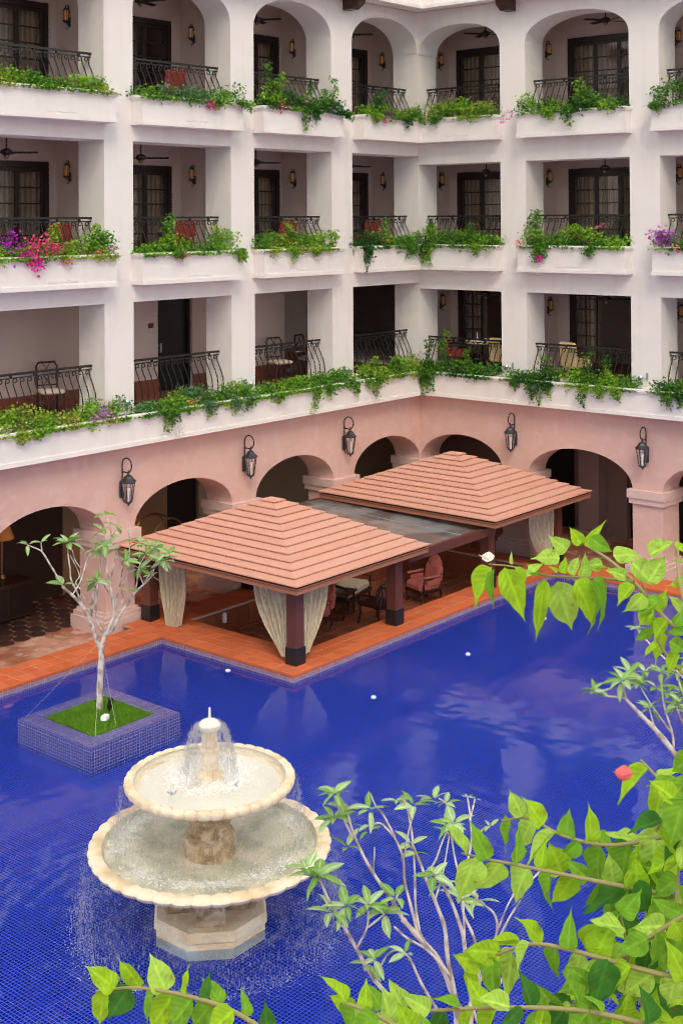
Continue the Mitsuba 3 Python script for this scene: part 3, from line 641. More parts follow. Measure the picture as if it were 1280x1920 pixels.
# ------------------------------------------------------------------ lounge furniture
def armchair(name, lab, cat, x, y, a, fabric, s=1.0, group=None):
    k = thing(name, lab, cat, group)
    M0 = mov(x, y, ZLF) @ rotz(a) @ scl(s)
    def put(nm, mesh, m, sm=35): add(k, nm, MB().mesh(mesh, M0), m, smooth=sm)
    def soft(sx, sy, sz, r, M): return MB().mesh(rbox(sx, sy, sz, r), M)
    put('seat', soft(0.62, 0.60, 0.20, 0.06, mov(0.02, 0, 0.40)), fabric)
    b = MB()
    b.mesh(rbox(0.16, 0.60, 0.42, 0.07), mov(-0.33, 0, 0.64) @ roty(-0.16)); b.mesh(lathe([(0.001, 0.09), (0.15, 0.07), (0.27, 0.0), (0.15, -0.07), (0.001, -0.09)], 20), mov(-0.36, 0, 0.80) @ roty(-0.16 + PI / 2))
    put('backrest', b, fabric)
    for q in (-1, 1):
        arm = MB().mesh(rbox(0.50, 0.09, 0.06, 0.028), mov(-0.02, q * 0.33, 0.64)).mesh(rbox(0.40, 0.04, 0.16, 0.02), mov(-0.06, q * 0.315, 0.50))
        put('armrest', arm, fabric)
        put('arm_rail', MB().tube([(0.24, q * 0.335, 0.30), (0.27, q * 0.345, 0.46), (0.24, q * 0.34, 0.61), (0.05, q * 0.34, 0.60), (-0.28, q * 0.33, 0.66)], 0.022, 6), 'm_darkwood')
    put('frame', MB().box(-0.30, 0.31, -0.31, 0.31, 0.255, 0.31), 'm_darkwood', False)
    for px, py in ((0.27, 0.28), (0.27, -0.28), (-0.30, 0.26), (-0.30, -0.26)):
        put('leg', MB().tube([(px, py, 0.26), (px * 1.08, py * 1.06, 0.17), (px * 0.98, py * 0.98, 0.07), (px * 1.1, py * 1.06, 0.0)], [0.035, 0.030, 0.018, 0.026], 6), 'm_darkwood')
    return k
armchair('armchair', 'rose pink upholstered armchair to the right of the middle pavilion post', 'armchair', -3.85, -2.95, PI * 0.92, 'm_rose', 0.95, 'rose armchairs in the sunken lounge')
armchair('armchair', 'rose pink armchair half hidden by the curtain of the front corner post', 'armchair', -6.9, -2.35, PI * 0.80, 'm_rose', 0.95, 'rose armchairs in the sunken lounge')
# settee with patterned cushion and dark carved back
k = thing('settee', 'dark carved settee with a patterned seat at the centre of the lounge', 'settee')
M0 = mov(-5.25, -1.85, ZLF) @ rotz(-PI * 0.42)
def put(nm, mesh, m, sm=35): add(k, nm, MB().mesh(mesh, M0), m, smooth=sm)
put('seat', rbox(0.62, 1.15, 0.18, 0.05) if False else MB().mesh(rbox(0.62, 1.15, 0.18, 0.05), mov(0, 0, 0.40)), 'm_floral')
put('frame', MB().box(-0.34, 0.34, -0.60, 0.60, 0.25, 0.315), 'm_darkwood', False)
bk = MB().tube([(-0.32, -0.6, 0.3), (-0.38, -0.6, 0.75), (-0.40, -0.35, 0.90), (-0.41, 0, 0.98), (-0.40, 0.35, 0.90), (-0.38, 0.6, 0.75), (-0.32, 0.6, 0.3)], 0.035, 6)
for q in (-0.4, -0.2, 0, 0.2, 0.4): bk.tube([(-0.33, q, 0.3), (-0.39, q * 0.9, 0.9 - abs(q) * 0.15)], 0.016, 5)
put('backrest', bk, 'm_darkwood')
put('cushion', MB().mesh(rbox(0.14, 0.9, 0.36, 0.06), mov(-0.28, 0, 0.66)), 'm_floral')
for q in (-1, 1): put('armrest', MB().tube([(0.28, q * 0.6, 0.28), (0.30, q * 0.62, 0.56), (0.12, q * 0.62, 0.60), (-0.36, q * 0.6, 0.66)], 0.030, 6), 'm_darkwood')
for px, py in ((0.3, 0.56), (0.3, -0.56), (-0.3, 0.56), (-0.3, -0.56)): put('leg', MB().tube([(px, py, 0.26), (px, py, 0.13), (px * 1.06, py * 1.03, 0)], [0.04, 0.02, 0.03], 6), 'm_darkwood')
# lattice-backed chair seen from behind
k = thing('lattice_chair', 'dark wooden chair with round lattice back behind the middle post', 'chair')
M0 = mov(-5.75, -3.15, ZLF) @ rotz(PI * 0.48)
put('seat', MB().mesh(rbox(0.58, 0.60, 0.10, 0.04), mov(0.05, 0, 0.42)), 'm_darkwood')
th = np.linspace(0, 2 * PI, 25)
bk = MB().tube(np.stack([-0.27 - 0.05 * np.sin(th), 0.36 * np.cos(th), 0.66 + 0.31 * np.sin(th)], 1), 0.030, 6)
for q in np.linspace(-0.28, 0.28, 6):
    h = math.sqrt(max(0.36 ** 2 - q * q, 0)) / 0.36 * 0.30
    for dq in (-0.12, 0.12): bk.tube([(-0.26, q - dq * 0.5, 0.66 - h * 0.8), (-0.30, q + dq * 0.5, 0.66 + h * 0.8)], 0.014, 5)
put('backrest', bk, 'm_darkwood')
for q in (-1, 1): put('armrest', MB().tube([(-0.28, q * 0.34, 0.66), (0.0, q * 0.38, 0.66), (0.26, q * 0.36, 0.62), (0.28, q * 0.32, 0.42)], 0.025, 6), 'm_darkwood')
for px, py in ((0.28, 0.27), (0.28, -0.27), (-0.24, 0.26), (-0.24, -0.26)): put('leg', MB().tube([(px, py, 0.40), (px, py, 0.2), (px * 1.1, py * 1.1, 0)], [0.03, 0.022, 0.026], 6), 'm_darkwood')
# low table between them
k = thing('low_table', 'dark low table standing between the settee and the lattice chair', 'table')
M0 = mov(-5.9, -2.15, ZLF) @ rotz(0.3)
put('top', MB().mesh(rbox(0.75, 0.6, 0.05, 0.015), mov(0, 0, 0.50)), 'm_darkwood')
for px, py in ((0.31, 0.24), (0.31, -0.24), (-0.31, 0.24), (-0.31, -0.24)): put('leg', MB().tube([(px, py, 0.48), (px, py, 0)], [0.028, 0.02], 6), 'm_darkwood')
# small white lamp on the lounge side wall
k = thing('wall_light', 'small white cylinder light on the shadowed lounge side wall', 'light')
add(k, 'body', MB().mesh(lathe([(0.001, 0.11), (0.045, 0.10), (0.05, 0.0), (0.045, -0.10), (0.001, -0.11)], 16), mov(-8.35, -1.085, -8.42)), 'm_white', smooth=40)
add(k, 'bracket', box(-8.37, -8.33, -1.05, -1.033, -8.46, -8.38), 'm_white')
# white pool fittings on the pool floor line
for lab, (x, y) in (('white floating disc nearest the notch of the coping', (-10.643, -3.486)), ('white floating disc midway across the pool in front of the lounge', (-9.99, -6.43)), ('white floating disc off the middle post of the lounge', (-7.07, -6.41)), ('white floating disc below the right pavilion curtain', (-4.2, -6.36)), ('white floating disc beside the multi-stemmed tree at the bottom', (-18.35, -14.3))):
    k = thing('floating_disc', lab, 'pool fitting', 'white discs floating in the pool')
    add('', k, MB().mesh(lathe([(0.001, 0.022), (0.035, 0.02), (0.048, 0.008), (0.048, -0.02), (0.001, -0.02)], 18), mov(x, y, ZW)), 'm_white', smooth=40, key=k)

# ------------------------------------------------------------------ fountain
FX, FY = -16.95, -9.53
F = thing('fountain', 'two-tiered carved cream stone fountain running in the pool', 'fountain')
FM = mov(FX, FY, 0) @ rotz(math.radians(46.5))
def octa(prof, n=8, rot=PI / 8): v, f = lathe(prof, n); return MB().mesh((v, f), FM @ rotz(rot))
add(F, 'base', octa([(0.69, ZPF), (0.69, -8.33), (0.715, -8.31), (0.715, -8.235), (0.68, -8.205), (0.0, -8.195)]), 'm_stone', smooth=20)
# carved cross-shaped pedestal: four scrolled brackets round a core
ped = MB()
pr = sg.Polygon([(0, -8.2), (0.52, -8.2), (0.55, -8.12), (0.53, -8.03), (0.55, -7.96), (0.62, -7.91), (0.70, -7.83), (0.71, -7.75), (0.67, -7.68), (0, -7.62)])
for a in range(4):
    m = extr(pr, -0.17, 0.17); v, f = m.get(); ped.mesh((v[:, [0, 2, 1]], f[:, ::-1]), FM @ rotz(a * PI / 2))
pv = va(ped); pm = trimesh.Trimesh(*pv).subdivide().subdivide().subdivide()
add(F, 'pedestal', pm, 'm_carved', smooth=35)
def scallop_bowl(r, zr, depth, lip, nsc):
    n = nsc * 8; ang = np.arange(n) * 2 * PI / n
    prof = [(0.05, zr - depth), (r * 0.35, zr - depth * 0.97), (r * 0.62, zr - depth * 0.72), (r * 0.86, zr - depth * 0.36), (r * 0.955, zr - 0.115), (r * 0.985, zr - 0.095), (r, zr - 0.055), (r * 0.992, zr - 0.018),
            (r * 0.965, zr), (r * 0.92, zr - 0.003), (r * 0.885, zr - 0.012), (r * (1 - lip), zr - 0.03), (r * (0.985 - lip), zr - 0.085), (r * 0.5, zr - depth * 0.52), (0.02, zr - depth * 0.60)]
    v = []
    for a in ang:
        q = abs(math.sin(a * nsc / 2)); s = 0.024 * (1 - q ** 0.55)
        for j, (pr_, z) in enumerate(prof):
            k = 1.0 if 4 <= j <= 10 else 0.0
            v.append([(pr_ - s * k * (1.1 if j < 8 else 0.0)) * math.cos(a), (pr_ - s * k * (1.1 if j < 8 else 0)) * math.sin(a), z - (0.017 * (1 - q ** 0.55) if 7 <= j <= 10 else 0)])
    kk = len(prof); f = []
    for i in range(n):
        j = (i + 1) % n
        for a in range(kk - 1): f += [[i * kk + a, j * kk + a, j * kk + a + 1], [i * kk + a, j * kk + a + 1, i * kk + a + 1]]
    v, f = np.array(v), np.array(f)
    inner = (np.arange(len(f)) // 2) % (kk - 1) >= 10
    return (v, f[~inner]), (v, f[inner])
ZB1, ZB2 = -7.42, -6.66
rimm, innm = scallop_bowl(1.45, ZB1, 0.30, 0.125, 40)
b1 = add(F, 'lower_bowl', MB().mesh(rimm, FM), 'm_stone', smooth=40); add(b1, 'basin', MB().mesh(innm, FM), 'm_basin', smooth=40)
rimm, innm = scallop_bowl(1.025, ZB2, 0.22, 0.07, 40)
b2 = add(F, 'upper_bowl', MB().mesh(rimm, FM), 'm_stone', smooth=40); add(b2, 'basin', MB().mesh(innm, FM), 'm_basin2', smooth=40)
def disc_water(r, z, amp, seed):
    m = MB(); nr, na = 34, 120; v = []
    for i in range(nr):
        rr = r * (i + 0.02) / (nr - 1 + 0.02)
        for j in range(na):
            a = j * 2 * PI / na; v.append([rr * math.cos(a), rr * math.sin(a), 0])
    v = np.array(v); v[:, 2] = z + amp * (meshkit.fbm(v * 9 + seed, 3, seed=seed) - 0.5)
    f = [[i * na + j, (i + 1) * na + j, (i + 1) * na + (j + 1) % na, i * na + (j + 1) % na] for i in range(nr - 1) for j in range(na)]
    return m.mesh((v, np.array(f)), FM)
add(b1, 'water', disc_water(1.45 * 0.885, ZB1 - 0.022, 0.018, 3), 'm_bowlwater', smooth=True)
add(b2, 'water', disc_water(1.025 * 0.935, ZB2 - 0.015, 0.012, 8), 'm_bowlwater', smooth=True)
# stem with four carved shells between the bowls
st = MB().mesh(lathe([(0.30, -7.680), (0.30, -7.360), (0.28, -7.325), (0.25, -7.310), (0.235, -7.260), (0.27, -7.140), (0.28, -7.060), (0.25, -6.960), (0.21, -6.900), (0.26, -6.840), (0.30, -6.810)], 48), FM)
add(F, 'stem', st, 'm_carved', smooth=40)
# column with cap and finial
colp = octa([(0.17, -6.820), (0.17, -6.660), (0.125, -6.630), (0.118, -6.580), (0.128, -6.565), (0.128, -6.550), (0.112, -6.540), (0.112, -6.390), (0.128, -6.380), (0.130, -6.340), (0.105, -6.325), (0.100, -6.100)])
add(F, 'column', colp, 'm_stone', smooth=20)
add(F, 'cap', MB().mesh(lathe([(0.0, -6.115), (0.12, -6.115), (0.135, -6.100), (0.135, -6.060), (0.10, -6.020), (0.05, -5.995), (0.018, -5.985), (0.012, -5.860), (0.0, -5.855)], 32), FM), 'm_basin2', smooth=40)
# falling water: thin threads and drops
rw = np.random.default_rng(21)
def fall(key_parent, name, r0, z0, z1, n, spread, lmin, lmax, rad, vout=0.22):
    m = MB()
    for i in range(n):
        a = rw.uniform(0, 2 * PI); t = rw.uniform(0, 1) ** 0.8
        z = z0 + (z1 - z0) * t; L = rw.uniform(lmin, lmax) * (0.5 + t)
        tt = math.sqrt(2 * max(z0 - z, 0.0) / 9.8); r = r0 + vout * tt + rw.normal(0, spread) * (0.3 + t)
        x, y = r * math.cos(a), r * math.sin(a)
        k = rw.uniform(0.5, 1.0) * rad
        v = np.array([[x, y, z + L / 2], [x + k, y, z], [x - k * 0.5, y + k * 0.87, z], [x - k * 0.5, y - k * 0.87, z], [x, y, z - L / 2]])
        m.add(v, [[0, 1, 2], [0, 2, 3], [0, 3, 1], [4, 2, 1], [4, 3, 2], [4, 1, 3]])
    v, f = m.get(); m2 = MB().mesh((v, f), FM)
    add(key_parent, name, m2, 'm_drop', kind='stuff')
fall(F, 'falling_water', 1.46, ZB1 - 0.05, ZW, 7500, 0.06, 0.015, 0.06, 0.0025)
fall(F, 'falling_water', 1.03, ZB2 - 0.05, ZB1 - 0.04, 6500, 0.035, 0.015, 0.06, 0.0026)
# jet falling from the cap in a bell
m = MB()
for i in range(2800):
    a = rw.uniform(0, 2 * PI); t = rw.uniform(0, 1)
    r = 0.12 + 0.20 * math.sqrt(t) + rw.normal(0, 0.022) * (0.3 + t); z = -6.06 - 0.60 * t ** 1.3 + rw.normal(0, 0.01)
    x, y = r * math.cos(a), r * math.sin(a); k = rw.uniform(0.002, 0.0042); L = rw.uniform(0.02, 0.07)
    v = np.array([[x, y, z + L / 2], [x + k, y, z], [x - k * 0.5, y + k * 0.87, z], [x - k * 0.5, y - k * 0.87, z], [x + 0.01 * math.cos(a), y + 0.01 * math.sin(a), z - L / 2]])
    m.add(v, [[0, 1, 2], [0, 2, 3], [0, 3, 1], [4, 2, 1], [4, 3, 2], [4, 1, 3]])
add(F, 'jet_water', MB().mesh(m, FM), 'm_drop', kind='stuff')
# foam where it lands
def foam(name, rc, rs, z, n, k0):
    m = MB(); oc = np.array([[1, 0, 0], [-1, 0, 0], [0, 1, 0], [0, -1, 0], [0, 0, 1], [0, 0, -1]], float); of = [[0, 2, 4], [2, 1, 4], [1, 3, 4], [3, 0, 4], [2, 0, 5], [1, 2, 5], [3, 1, 5], [0, 3, 5]]
    for i in range(n):
        a = rw.uniform(0, 2 * PI)
        if meshkit.noise(np.array([math.cos(a) * 3 + 9, math.sin(a) * 3 + 5, rc]), seed=3) < 0.30 and rw.uniform() < 0.75: continue
        r = rc + rw.normal(0, rs); s = k0 * rw.uniform(0.4, 1.2)
        m.add(oc * [s, s, s * 0.7] + [r * math.cos(a), r * math.sin(a), z + abs(rw.normal(0, 0.012))], of)
    add(F, name, MB().mesh(m, FM), 'm_foam', kind='stuff')
foam('foam', 1.06, 0.075, ZB1 - 0.035, 4600, 0.0075)
foam('foam', 1.0, 0.2, ZB1 - 0.035, 1500, 0.005)
foam('foam', 0.36, 0.13, ZB2 - 0.026, 4200, 0.0075)
foam('foam', 0.6, 0.2, ZB2 - 0.026, 1200, 0.005)
foam('foam', 1.58, 0.12, ZW + 0.002, 2400, 0.0055)
sp = MB()
for r, a, z in ((0.62, 2.4, ZB2 - 0.02), (0.42, 3.9, ZB2 - 0.02), (0.70, 0.3, ZB2 - 0.02), (0.72, 2.9, ZB1 - 0.03)):
    for q in range(5): sp.tube([(r * math.cos(a) + rw.normal(0, .03), r * math.sin(a) + rw.normal(0, .03), z), (r * math.cos(a) + rw.normal(0, .03), r * math.sin(a) + rw.normal(0, .03), z + 0.03)], 0.007, 5)
add(F, 'nozzle', MB().mesh(sp, FM), 'm_steel')
# ------------------------------------------------------------------ lamps, fans, small fittings
BAYN = {('L', 0): 'left wing beside the inner corner', ('L', 1): 'third opening from the left', ('L', 2): 'second opening from the left', ('L', 3): 'leftmost opening', ('R', 0): 'right wing beside the inner corner', ('R', 1): 'second opening of the right wing', ('R', 2): 'rightmost opening'}
FLN = {'top': 'top-floor', 'mid': 'middle-floor', 'low': 'first-floor'}
# big hexagonal lanterns on hooked arms
def lantern(w, s, zt, lab):
    k = thing('wall_lantern', lab, 'lantern', 'black iron lanterns over the arcade pillars')
    M0 = WM[w] @ mov(s, -0.012, zt)
    def put(nm, mesh, m, sm=30): add(k, nm, MB().mesh(mesh, M0), m, smooth=sm)
    put('backplate', MB().mesh(rbox(0.13, 0.05, 0.36, 0.02), mov(0, -0.02, -0.66)), 'm_lantern')
    th = np.linspace(PI, -PI * 0.62, 26)
    arm = [(0, -0.03, -0.72), (0, -0.03, -0.17)] + [(0, -0.03 - 0.145 * (1 + math.cos(t)), -0.16 + 0.15 * math.sin(t)) for t in th]
    e = arm[-1]; arm += [(0, e[1] + 0.05, e[2] - 0.01), (0, e[1] + 0.09, e[2] + 0.02), (0, e[1] + 0.08, e[2] + 0.05)]
    put('arm', MB().tube(arm, 0.014, 7), 'm_iron', True)
    put('foot_scroll', MB().tube([(0, -0.03, -0.80), (0, -0.06, -0.90), (0, -0.12, -0.91), (0, -0.14, -0.86)], 0.012, 6), 'm_iron', True)
    cy = -0.22
    def hexl(prof): v, f = lathe(prof, 6); return MB().mesh((v, f), mov(0, cy, 0) @ rotz(PI / 6))
    put('roof', hexl([(0.0, -0.30), (0.02, -0.31), (0.03, -0.345), (0.075, -0.37), (0.105, -0.42), (0.165, -0.475), (0.168, -0.49), (0.13, -0.492), (0.0, -0.492)]), 'm_lantern', False)
    put('hook', MB().tube([(0, cy, -0.30), (0, cy, -0.25)], 0.012, 6), 'm_iron', True)
    fr = MB(); gl = []
    for q in range(6):
        a, b = PI / 6 + q * PI / 3, PI / 6 + (q + 1) * PI / 3
        t0 = np.array([0.135 * math.cos(a), cy + 0.135 * math.sin(a), -0.495]); b0 = np.array([0.075 * math.cos(a), cy + 0.075 * math.sin(a), -0.90])
        t1 = np.array([0.135 * math.cos(b), cy + 0.135 * math.sin(b), -0.495]); b1 = np.array([0.075 * math.cos(b), cy + 0.075 * math.sin(b), -0.90])
        fr.tube([t0, b0], 0.0115, 5).tube([t0, t1], 0.013, 5).tube([b0, b1], 0.014, 5)
        gl.append(np.array([t0, t1, b1, b0]))
    put('cage', fr, 'm_lantern')
    for q in gl: put('pane', (q, np.array([[0, 1, 2, 3]])), 'm_lampglass', False)
    put('finial', hexl([(0.0, -0.895), (0.078, -0.90), (0.06, -0.925), (0.02, -0.95), (0.018, -0.975), (0.0, -0.985)]), 'm_lantern', False)
    put('candle', MB().mesh(lathe([(0.0, -0.60), (0.035, -0.61), (0.04, -0.66), (0.028, -0.72), (0.026, -0.89), (0.0, -0.89)], 12), mov(0, cy, 0)), 'm_candle')
for w, s, lab in (('L', 10.24, 'black hexagonal lantern over the pillar nearest the potted tree'), ('L', 6.66, 'black hexagonal lantern above the nearer pavilion roof'), ('L', 3.16, 'black hexagonal lantern nearest the inner corner on the left wing'), ('R', 2.98, 'black hexagonal lantern nearest the inner corner on the right wing'), ('R', 6.58, 'rightmost black hexagonal lantern, beside the bare pink pillar')):
    lantern(w, s, -4.88, lab)
# amber sconces on the balcony side walls
def sconce(w, fl, i):
    b0 = BAYS[w][i][0]
    c = (BAYS[w][i - 1][1] + b0) / 2 + 0.045 if i else (-0.5 if w == 'L' else -0.42)
    zc = {'top': 4.33, 'mid': 1.02, 'low': -2.31}[fl]
    k = thing('wall_sconce', 'amber glass wall sconce in the %s, %s balcony' % (BAYN[w, i], FLN[fl]), 'sconce', 'amber sconces on the balcony side walls')
    M0 = WM[w] @ mov(c, 1.52, zc) @ scl(0.88)
    def put(nm, mesh, m, sm=30): add(k, nm, MB().mesh(mesh, M0), m, smooth=sm)
    put('backplate', MB().mesh(rbox(0.03, 0.09, 0.22, 0.01), mov(0.012, 0, -0.12)), 'm_iron')
    th = np.linspace(0, 1.5 * PI, 14)
    put('scroll', MB().tube([(0.01, 0, -0.15), (0.06, 0, -0.20), (0.12, 0, -0.14)], 0.012, 5).tube([(0.01, 0, 0.10), (0.04, 0, 0.22)] + [(0.09 - 0.05 * math.cos(t), 0, 0.22 + 0.05 * math.sin(t)) for t in th], 0.010, 5).tube([(0.02, 0, -0.18), (0.05, 0, -0.27), (0.10, 0, -0.29), (0.11, 0, -0.25)], 0.010, 5), 'm_iron', True)
    put('glass', MB().mesh(lathe([(0.0, 0.135), (0.055, 0.13), (0.062, 0.0), (0.055, -0.13), (0.0, -0.135)], 14), mov(0.12, 0, 0.03)), 'm_amber')
    cg = MB().mesh(lathe([(0.0, 0.19), (0.03, 0.18), (0.07, 0.14), (0.07, 0.125), (0.0, 0.125)], 14), mov(0.12, 0, 0.03)).mesh(lathe([(0.0, -0.125), (0.075, -0.125), (0.08, -0.15), (0.03, -0.18), (0.0, -0.20)], 14), mov(0.12, 0, 0.03))
    for q in range(4): a = q * PI / 2 + 0.5; cg.tube([(0.12 + 0.064 * math.cos(a), 0.064 * math.sin(a), -0.11), (0.12 + 0.064 * math.cos(a), 0.064 * math.sin(a), 0.165)], 0.007, 4)
    put('cage', cg, 'm_iron')
for w, fl, i in [('L', f, i) for f in ('top', 'mid') for i in range(4)] + [('R', f, i) for f in ('top', 'mid') for i in range(3)] + [('R', 'low', 0), ('R', 'low', 1), ('R', 'low', 2)]:
    sconce(w, fl, i)
# ceiling fans
def fan(w, fl, i, s, zc, zb):
    k = thing('ceiling_fan', 'dark ceiling fan in the %s, %s balcony' % (BAYN[w, i], FLN[fl]), 'ceiling fan', 'ceiling fans over the balconies')
    M0 = WM[w] @ mov(s, 1.2, zb)
    def put(nm, mesh, m, sm=30): add(k, nm, MB().mesh(mesh, M0), m, smooth=sm)
    put('rod', MB().tube([(0, 0, 0.05), (0, 0, zc - zb)], 0.016, 6).mesh(lathe([(0.0, -0.02), (0.06, -0.04), (0.03, -0.1), (0.0, -0.1)], 12), mov(0, 0, zc - zb + 0.02)), 'm_iron')
    put('motor', lathe([(0.0, 0.09), (0.05, 0.085), (0.115, 0.04), (0.12, -0.01), (0.07, -0.045), (0.045, -0.06), (0.0, -0.06)], 20), 'm_iron')
    put('bowl', MB().mesh(lathe([(0.0, -0.055), (0.05, -0.055), (0.055, -0.085), (0.03, -0.115), (0.0, -0.12)], 14)), 'm_brass')
    ph = 0.4 + 1.7 * i + (0.6 if fl == 'top' else 0)
    for q in range(4):
        a = ph + q * PI / 2
        bl = MB().box(0.10, 0.62, -0.062, 0.062, -0.006, 0.006)
        add(k, 'blade', MB().mesh(bl, M0 @ rotz(a) @ rotx(0.2)), 'm_doorwood')
for i, s in ((3, 12.16), (2, 8.62), (1, 4.95), (0, 1.40)): fan('L', 'mid', i, s, 1.78, 1.36)
for i, s in ((3, 12.2), (2, 8.62), (1, 4.90), (0, 1.38)): fan('L', 'top', i, s, 5.45, 4.84)
for i, s in ((0, 1.35), (1, 4.89)): fan('R', 'mid', i, s, 1.78, 1.20)
for i, s in ((0, 1.36), (1, 4.94), (2, 8.5)): fan('R', 'top', i, s, 5.45, 4.88)
for i, s in ((0, 1.32), (1, 4.90)): fan('R', 'low', i, s, -1.6, -2.05)
# little floodlights clamped to the columns above the parapet
for w, s, lab in (('L', 10.20, 'small grey floodlight on the leftmost column foot'), ('L', 6.56, 'small grey floodlight on the second column foot from the left'), ('L', 3.04, 'small grey floodlight on the column foot left of the corner'), ('R', 2.84, 'small grey floodlight on the column foot right of the corner'), ('R', 6.53, 'small grey floodlight on the rightmost column foot')):
    k = thing('floodlight', lab, 'floodlight', 'small floodlights at the column feet')
    M0 = WM[w] @ mov(s, -0.02, -3.76) @ scl(0.8)
    add(k, 'head', MB().mesh(lathe([(0.0, 0.08), (0.04, 0.08), (0.065, 0.02), (0.075, -0.06), (0.0, -0.055)], 14), M0 @ mov(-0.06, -0.11, 0.0) @ rotx(0.9) @ roty(0.6)), 'm_steel', smooth=40)
    add(k, 'bracket', MB().mesh(MB().tube([(-0.06, -0.10, 0.0), (0.02, -0.06, 0.0), (0.10, 0.0, 0.02)], 0.016, 6).box(0.07, 0.13, -0.005, 0.015, -0.06, 0.14).tube([(0.10, -0.02, 0.02), (0.12, -0.07, 0.10)], 0.009, 5), M0), 'm_steel')
# balcony furniture
def bchair(w, fl, i, s, d, a, m, lab):
    k = thing('balcony_chair', lab, 'chair', 'chairs on the balconies')
    M0 = WM[w] @ mov(s, d, FL[fl] if fl != 'low' else -4.02) @ rotz(a)
    def put(nm, mesh, mm, sm=30): add(k, nm, MB().mesh(mesh, M0), mm, smooth=sm)
    put('seat', MB().mesh(rbox(0.60, 0.58, 0.20, 0.05), mov(0, 0, 0.36)), m)
    put('backrest', MB().mesh(rbox(0.60, 0.13, 0.55, 0.05), mov(0, 0.28, 0.62) @ rotx(-0.15)), m)
    for q in (-1, 1): put('armrest', MB().mesh(rbox(0.07, 0.52, 0.05, 0.02), mov(q * 0.33, 0.02, 0.60)).tube([(q * 0.33, -0.22, 0), (q * 0.33, -0.22, 0.58)], 0.022, 6), 'm_darkwood')
    for q in (-1, 1):
        for y in (-0.25, 0.28): put('leg', MB().tube([(q * 0.27, y, 0.28), (q * 0.28, y * 1.05, 0)], [0.028, 0.02], 6), 'm_darkwood')
for w, fl, i, s, lab in (('L', 'mid', 3, 11.12, 'red cushioned chair behind the magenta flowers, leftmost balcony'), ('L', 'mid', 2, 7.62, 'red cushioned chair in the second balcony of the middle floor'), ('L', 'mid', 1, 4.2, 'red cushioned chair in the third balcony of the middle floor'), ('L', 'mid', 0, 0.9, 'red cushioned chair in the left-wing corner balcony, middle floor'), ('L', 'top', 2, 7.9, 'red cushioned chair in the second balcony of the top floor')):
    bchair(w, fl, i, s, 1.15, PI, 'm_red', lab)
bchair('R', 'low', 0, 0.42, 1.1, PI * 0.75, 'm_red', 'red cushioned chair behind the round table on the corner balcony')
bchair('R', 'low', 0, 2.0, 0.95, PI * 1.1, 'm_ivory', 'ivory patterned chair beside the round table on the corner balcony')
bchair('R', 'low', 1, 4.2, 0.95, PI * 0.9, 'm_ivory', 'ivory patterned chair in the second right-wing balcony, first floor')
k = thing('round_table', 'small round table laid with a white cloth on the first-floor corner balcony', 'table')
M0 = WM['R'] @ mov(1.25, 1.05, -4.02)
add(k, 'top', MB().mesh(lathe([(0.0, 0.74), (0.42, 0.74), (0.44, 0.72), (0.43, 0.69), (0.0, 0.69)], 32), M0), 'm_linen', smooth=40)
add(k, 'leg', MB().mesh(MB().tube([(0, 0, 0.69), (0, 0, 0.05)], 0.035, 8).mesh(lathe([(0.0, 0.06), (0.2, 0.03), (0.22, 0.0), (0.0, 0.0)], 16)), M0), 'm_darkwood', smooth=40)
k = thing('candlestick', 'thin white candlestick standing on the round balcony table', 'candlestick'); add('', k, MB().mesh(lathe([(0.0, 0.98), (0.012, 0.98), (0.014, 0.80), (0.03, 0.79), (0.04, 0.745), (0.0, 0.741)], 12), M0 @ mov(-0.05, -0.1, 0)), 'm_white', smooth=40, key=k)
k = thing('cup', 'white cup on the round balcony table', 'cup'); add('', k, MB().mesh(lathe([(0.0, 0.745), (0.03, 0.745), (0.045, 0.80), (0.04, 0.80), (0.0, 0.76)], 12), M0 @ mov(0.12, 0.05, 0)), 'm_white', smooth=40, key=k)
# dining chairs with oval lattice backs on the first-floor terrace
def dchair(s, d, a, lab):
    k = thing('dining_chair', lab, 'chair', 'dark dining chairs on the first-floor terrace')
    M0 = WM['L'] @ mov(s, d, -4.02) @ rotz(a)
    def put(nm, mesh, mm, sm=30): add(k, nm, MB().mesh(mesh, M0), mm, smooth=sm)
    put('seat', MB().mesh(rbox(0.50, 0.48, 0.08, 0.03), mov(0, 0, 0.45)), 'm_linen')
    fr = MB().tube([(-0.21, 0.24, 0.0), (-0.21, 0.22, 0.45), (-0.22, 0.28, 0.95), (-0.17, 0.29, 1.03), (0.17, 0.29, 1.03), (0.22, 0.28, 0.95), (0.21, 0.22, 0.45), (0.21, 0.24, 0.0)], 0.024, 6)
    put('back_frame', fr, 'm_darkwood')
    la = MB()
    for q in (-0.11, 0.11): la.tube([(q, 0.235, 0.50), (-q * 0.8, 0.27, 0.78), (q * 0.8, 0.29, 1.02)], 0.009, 5)
    la.tube([(-0.22, 0.235, 0.56), (0.22, 0.235, 0.56)], 0.014, 5); put('lattice', la, 'm_darkwood')
    for q in (-0.22, 0.22): put('leg', MB().tube([(q, -0.20, 0.42), (q, -0.21, 0.0)], [0.024, 0.016], 6), 'm_darkwood')
dchair(10.98, 1.35, 0.35, 'dark dining chair in the leftmost first-floor opening')
dchair(3.98, 1.35, 0.25, 'dark dining chair left of the small table in the first-floor terrace')
dchair(2.85, 1.40, -0.2, 'dark dining chair half behind the column in the first-floor terrace')
k = thing('terrace_table', 'small dark table between the dining chairs on the first-floor terrace', 'table')
M0 = WM['L'] @ mov(3.45, 1.25, -4.02)
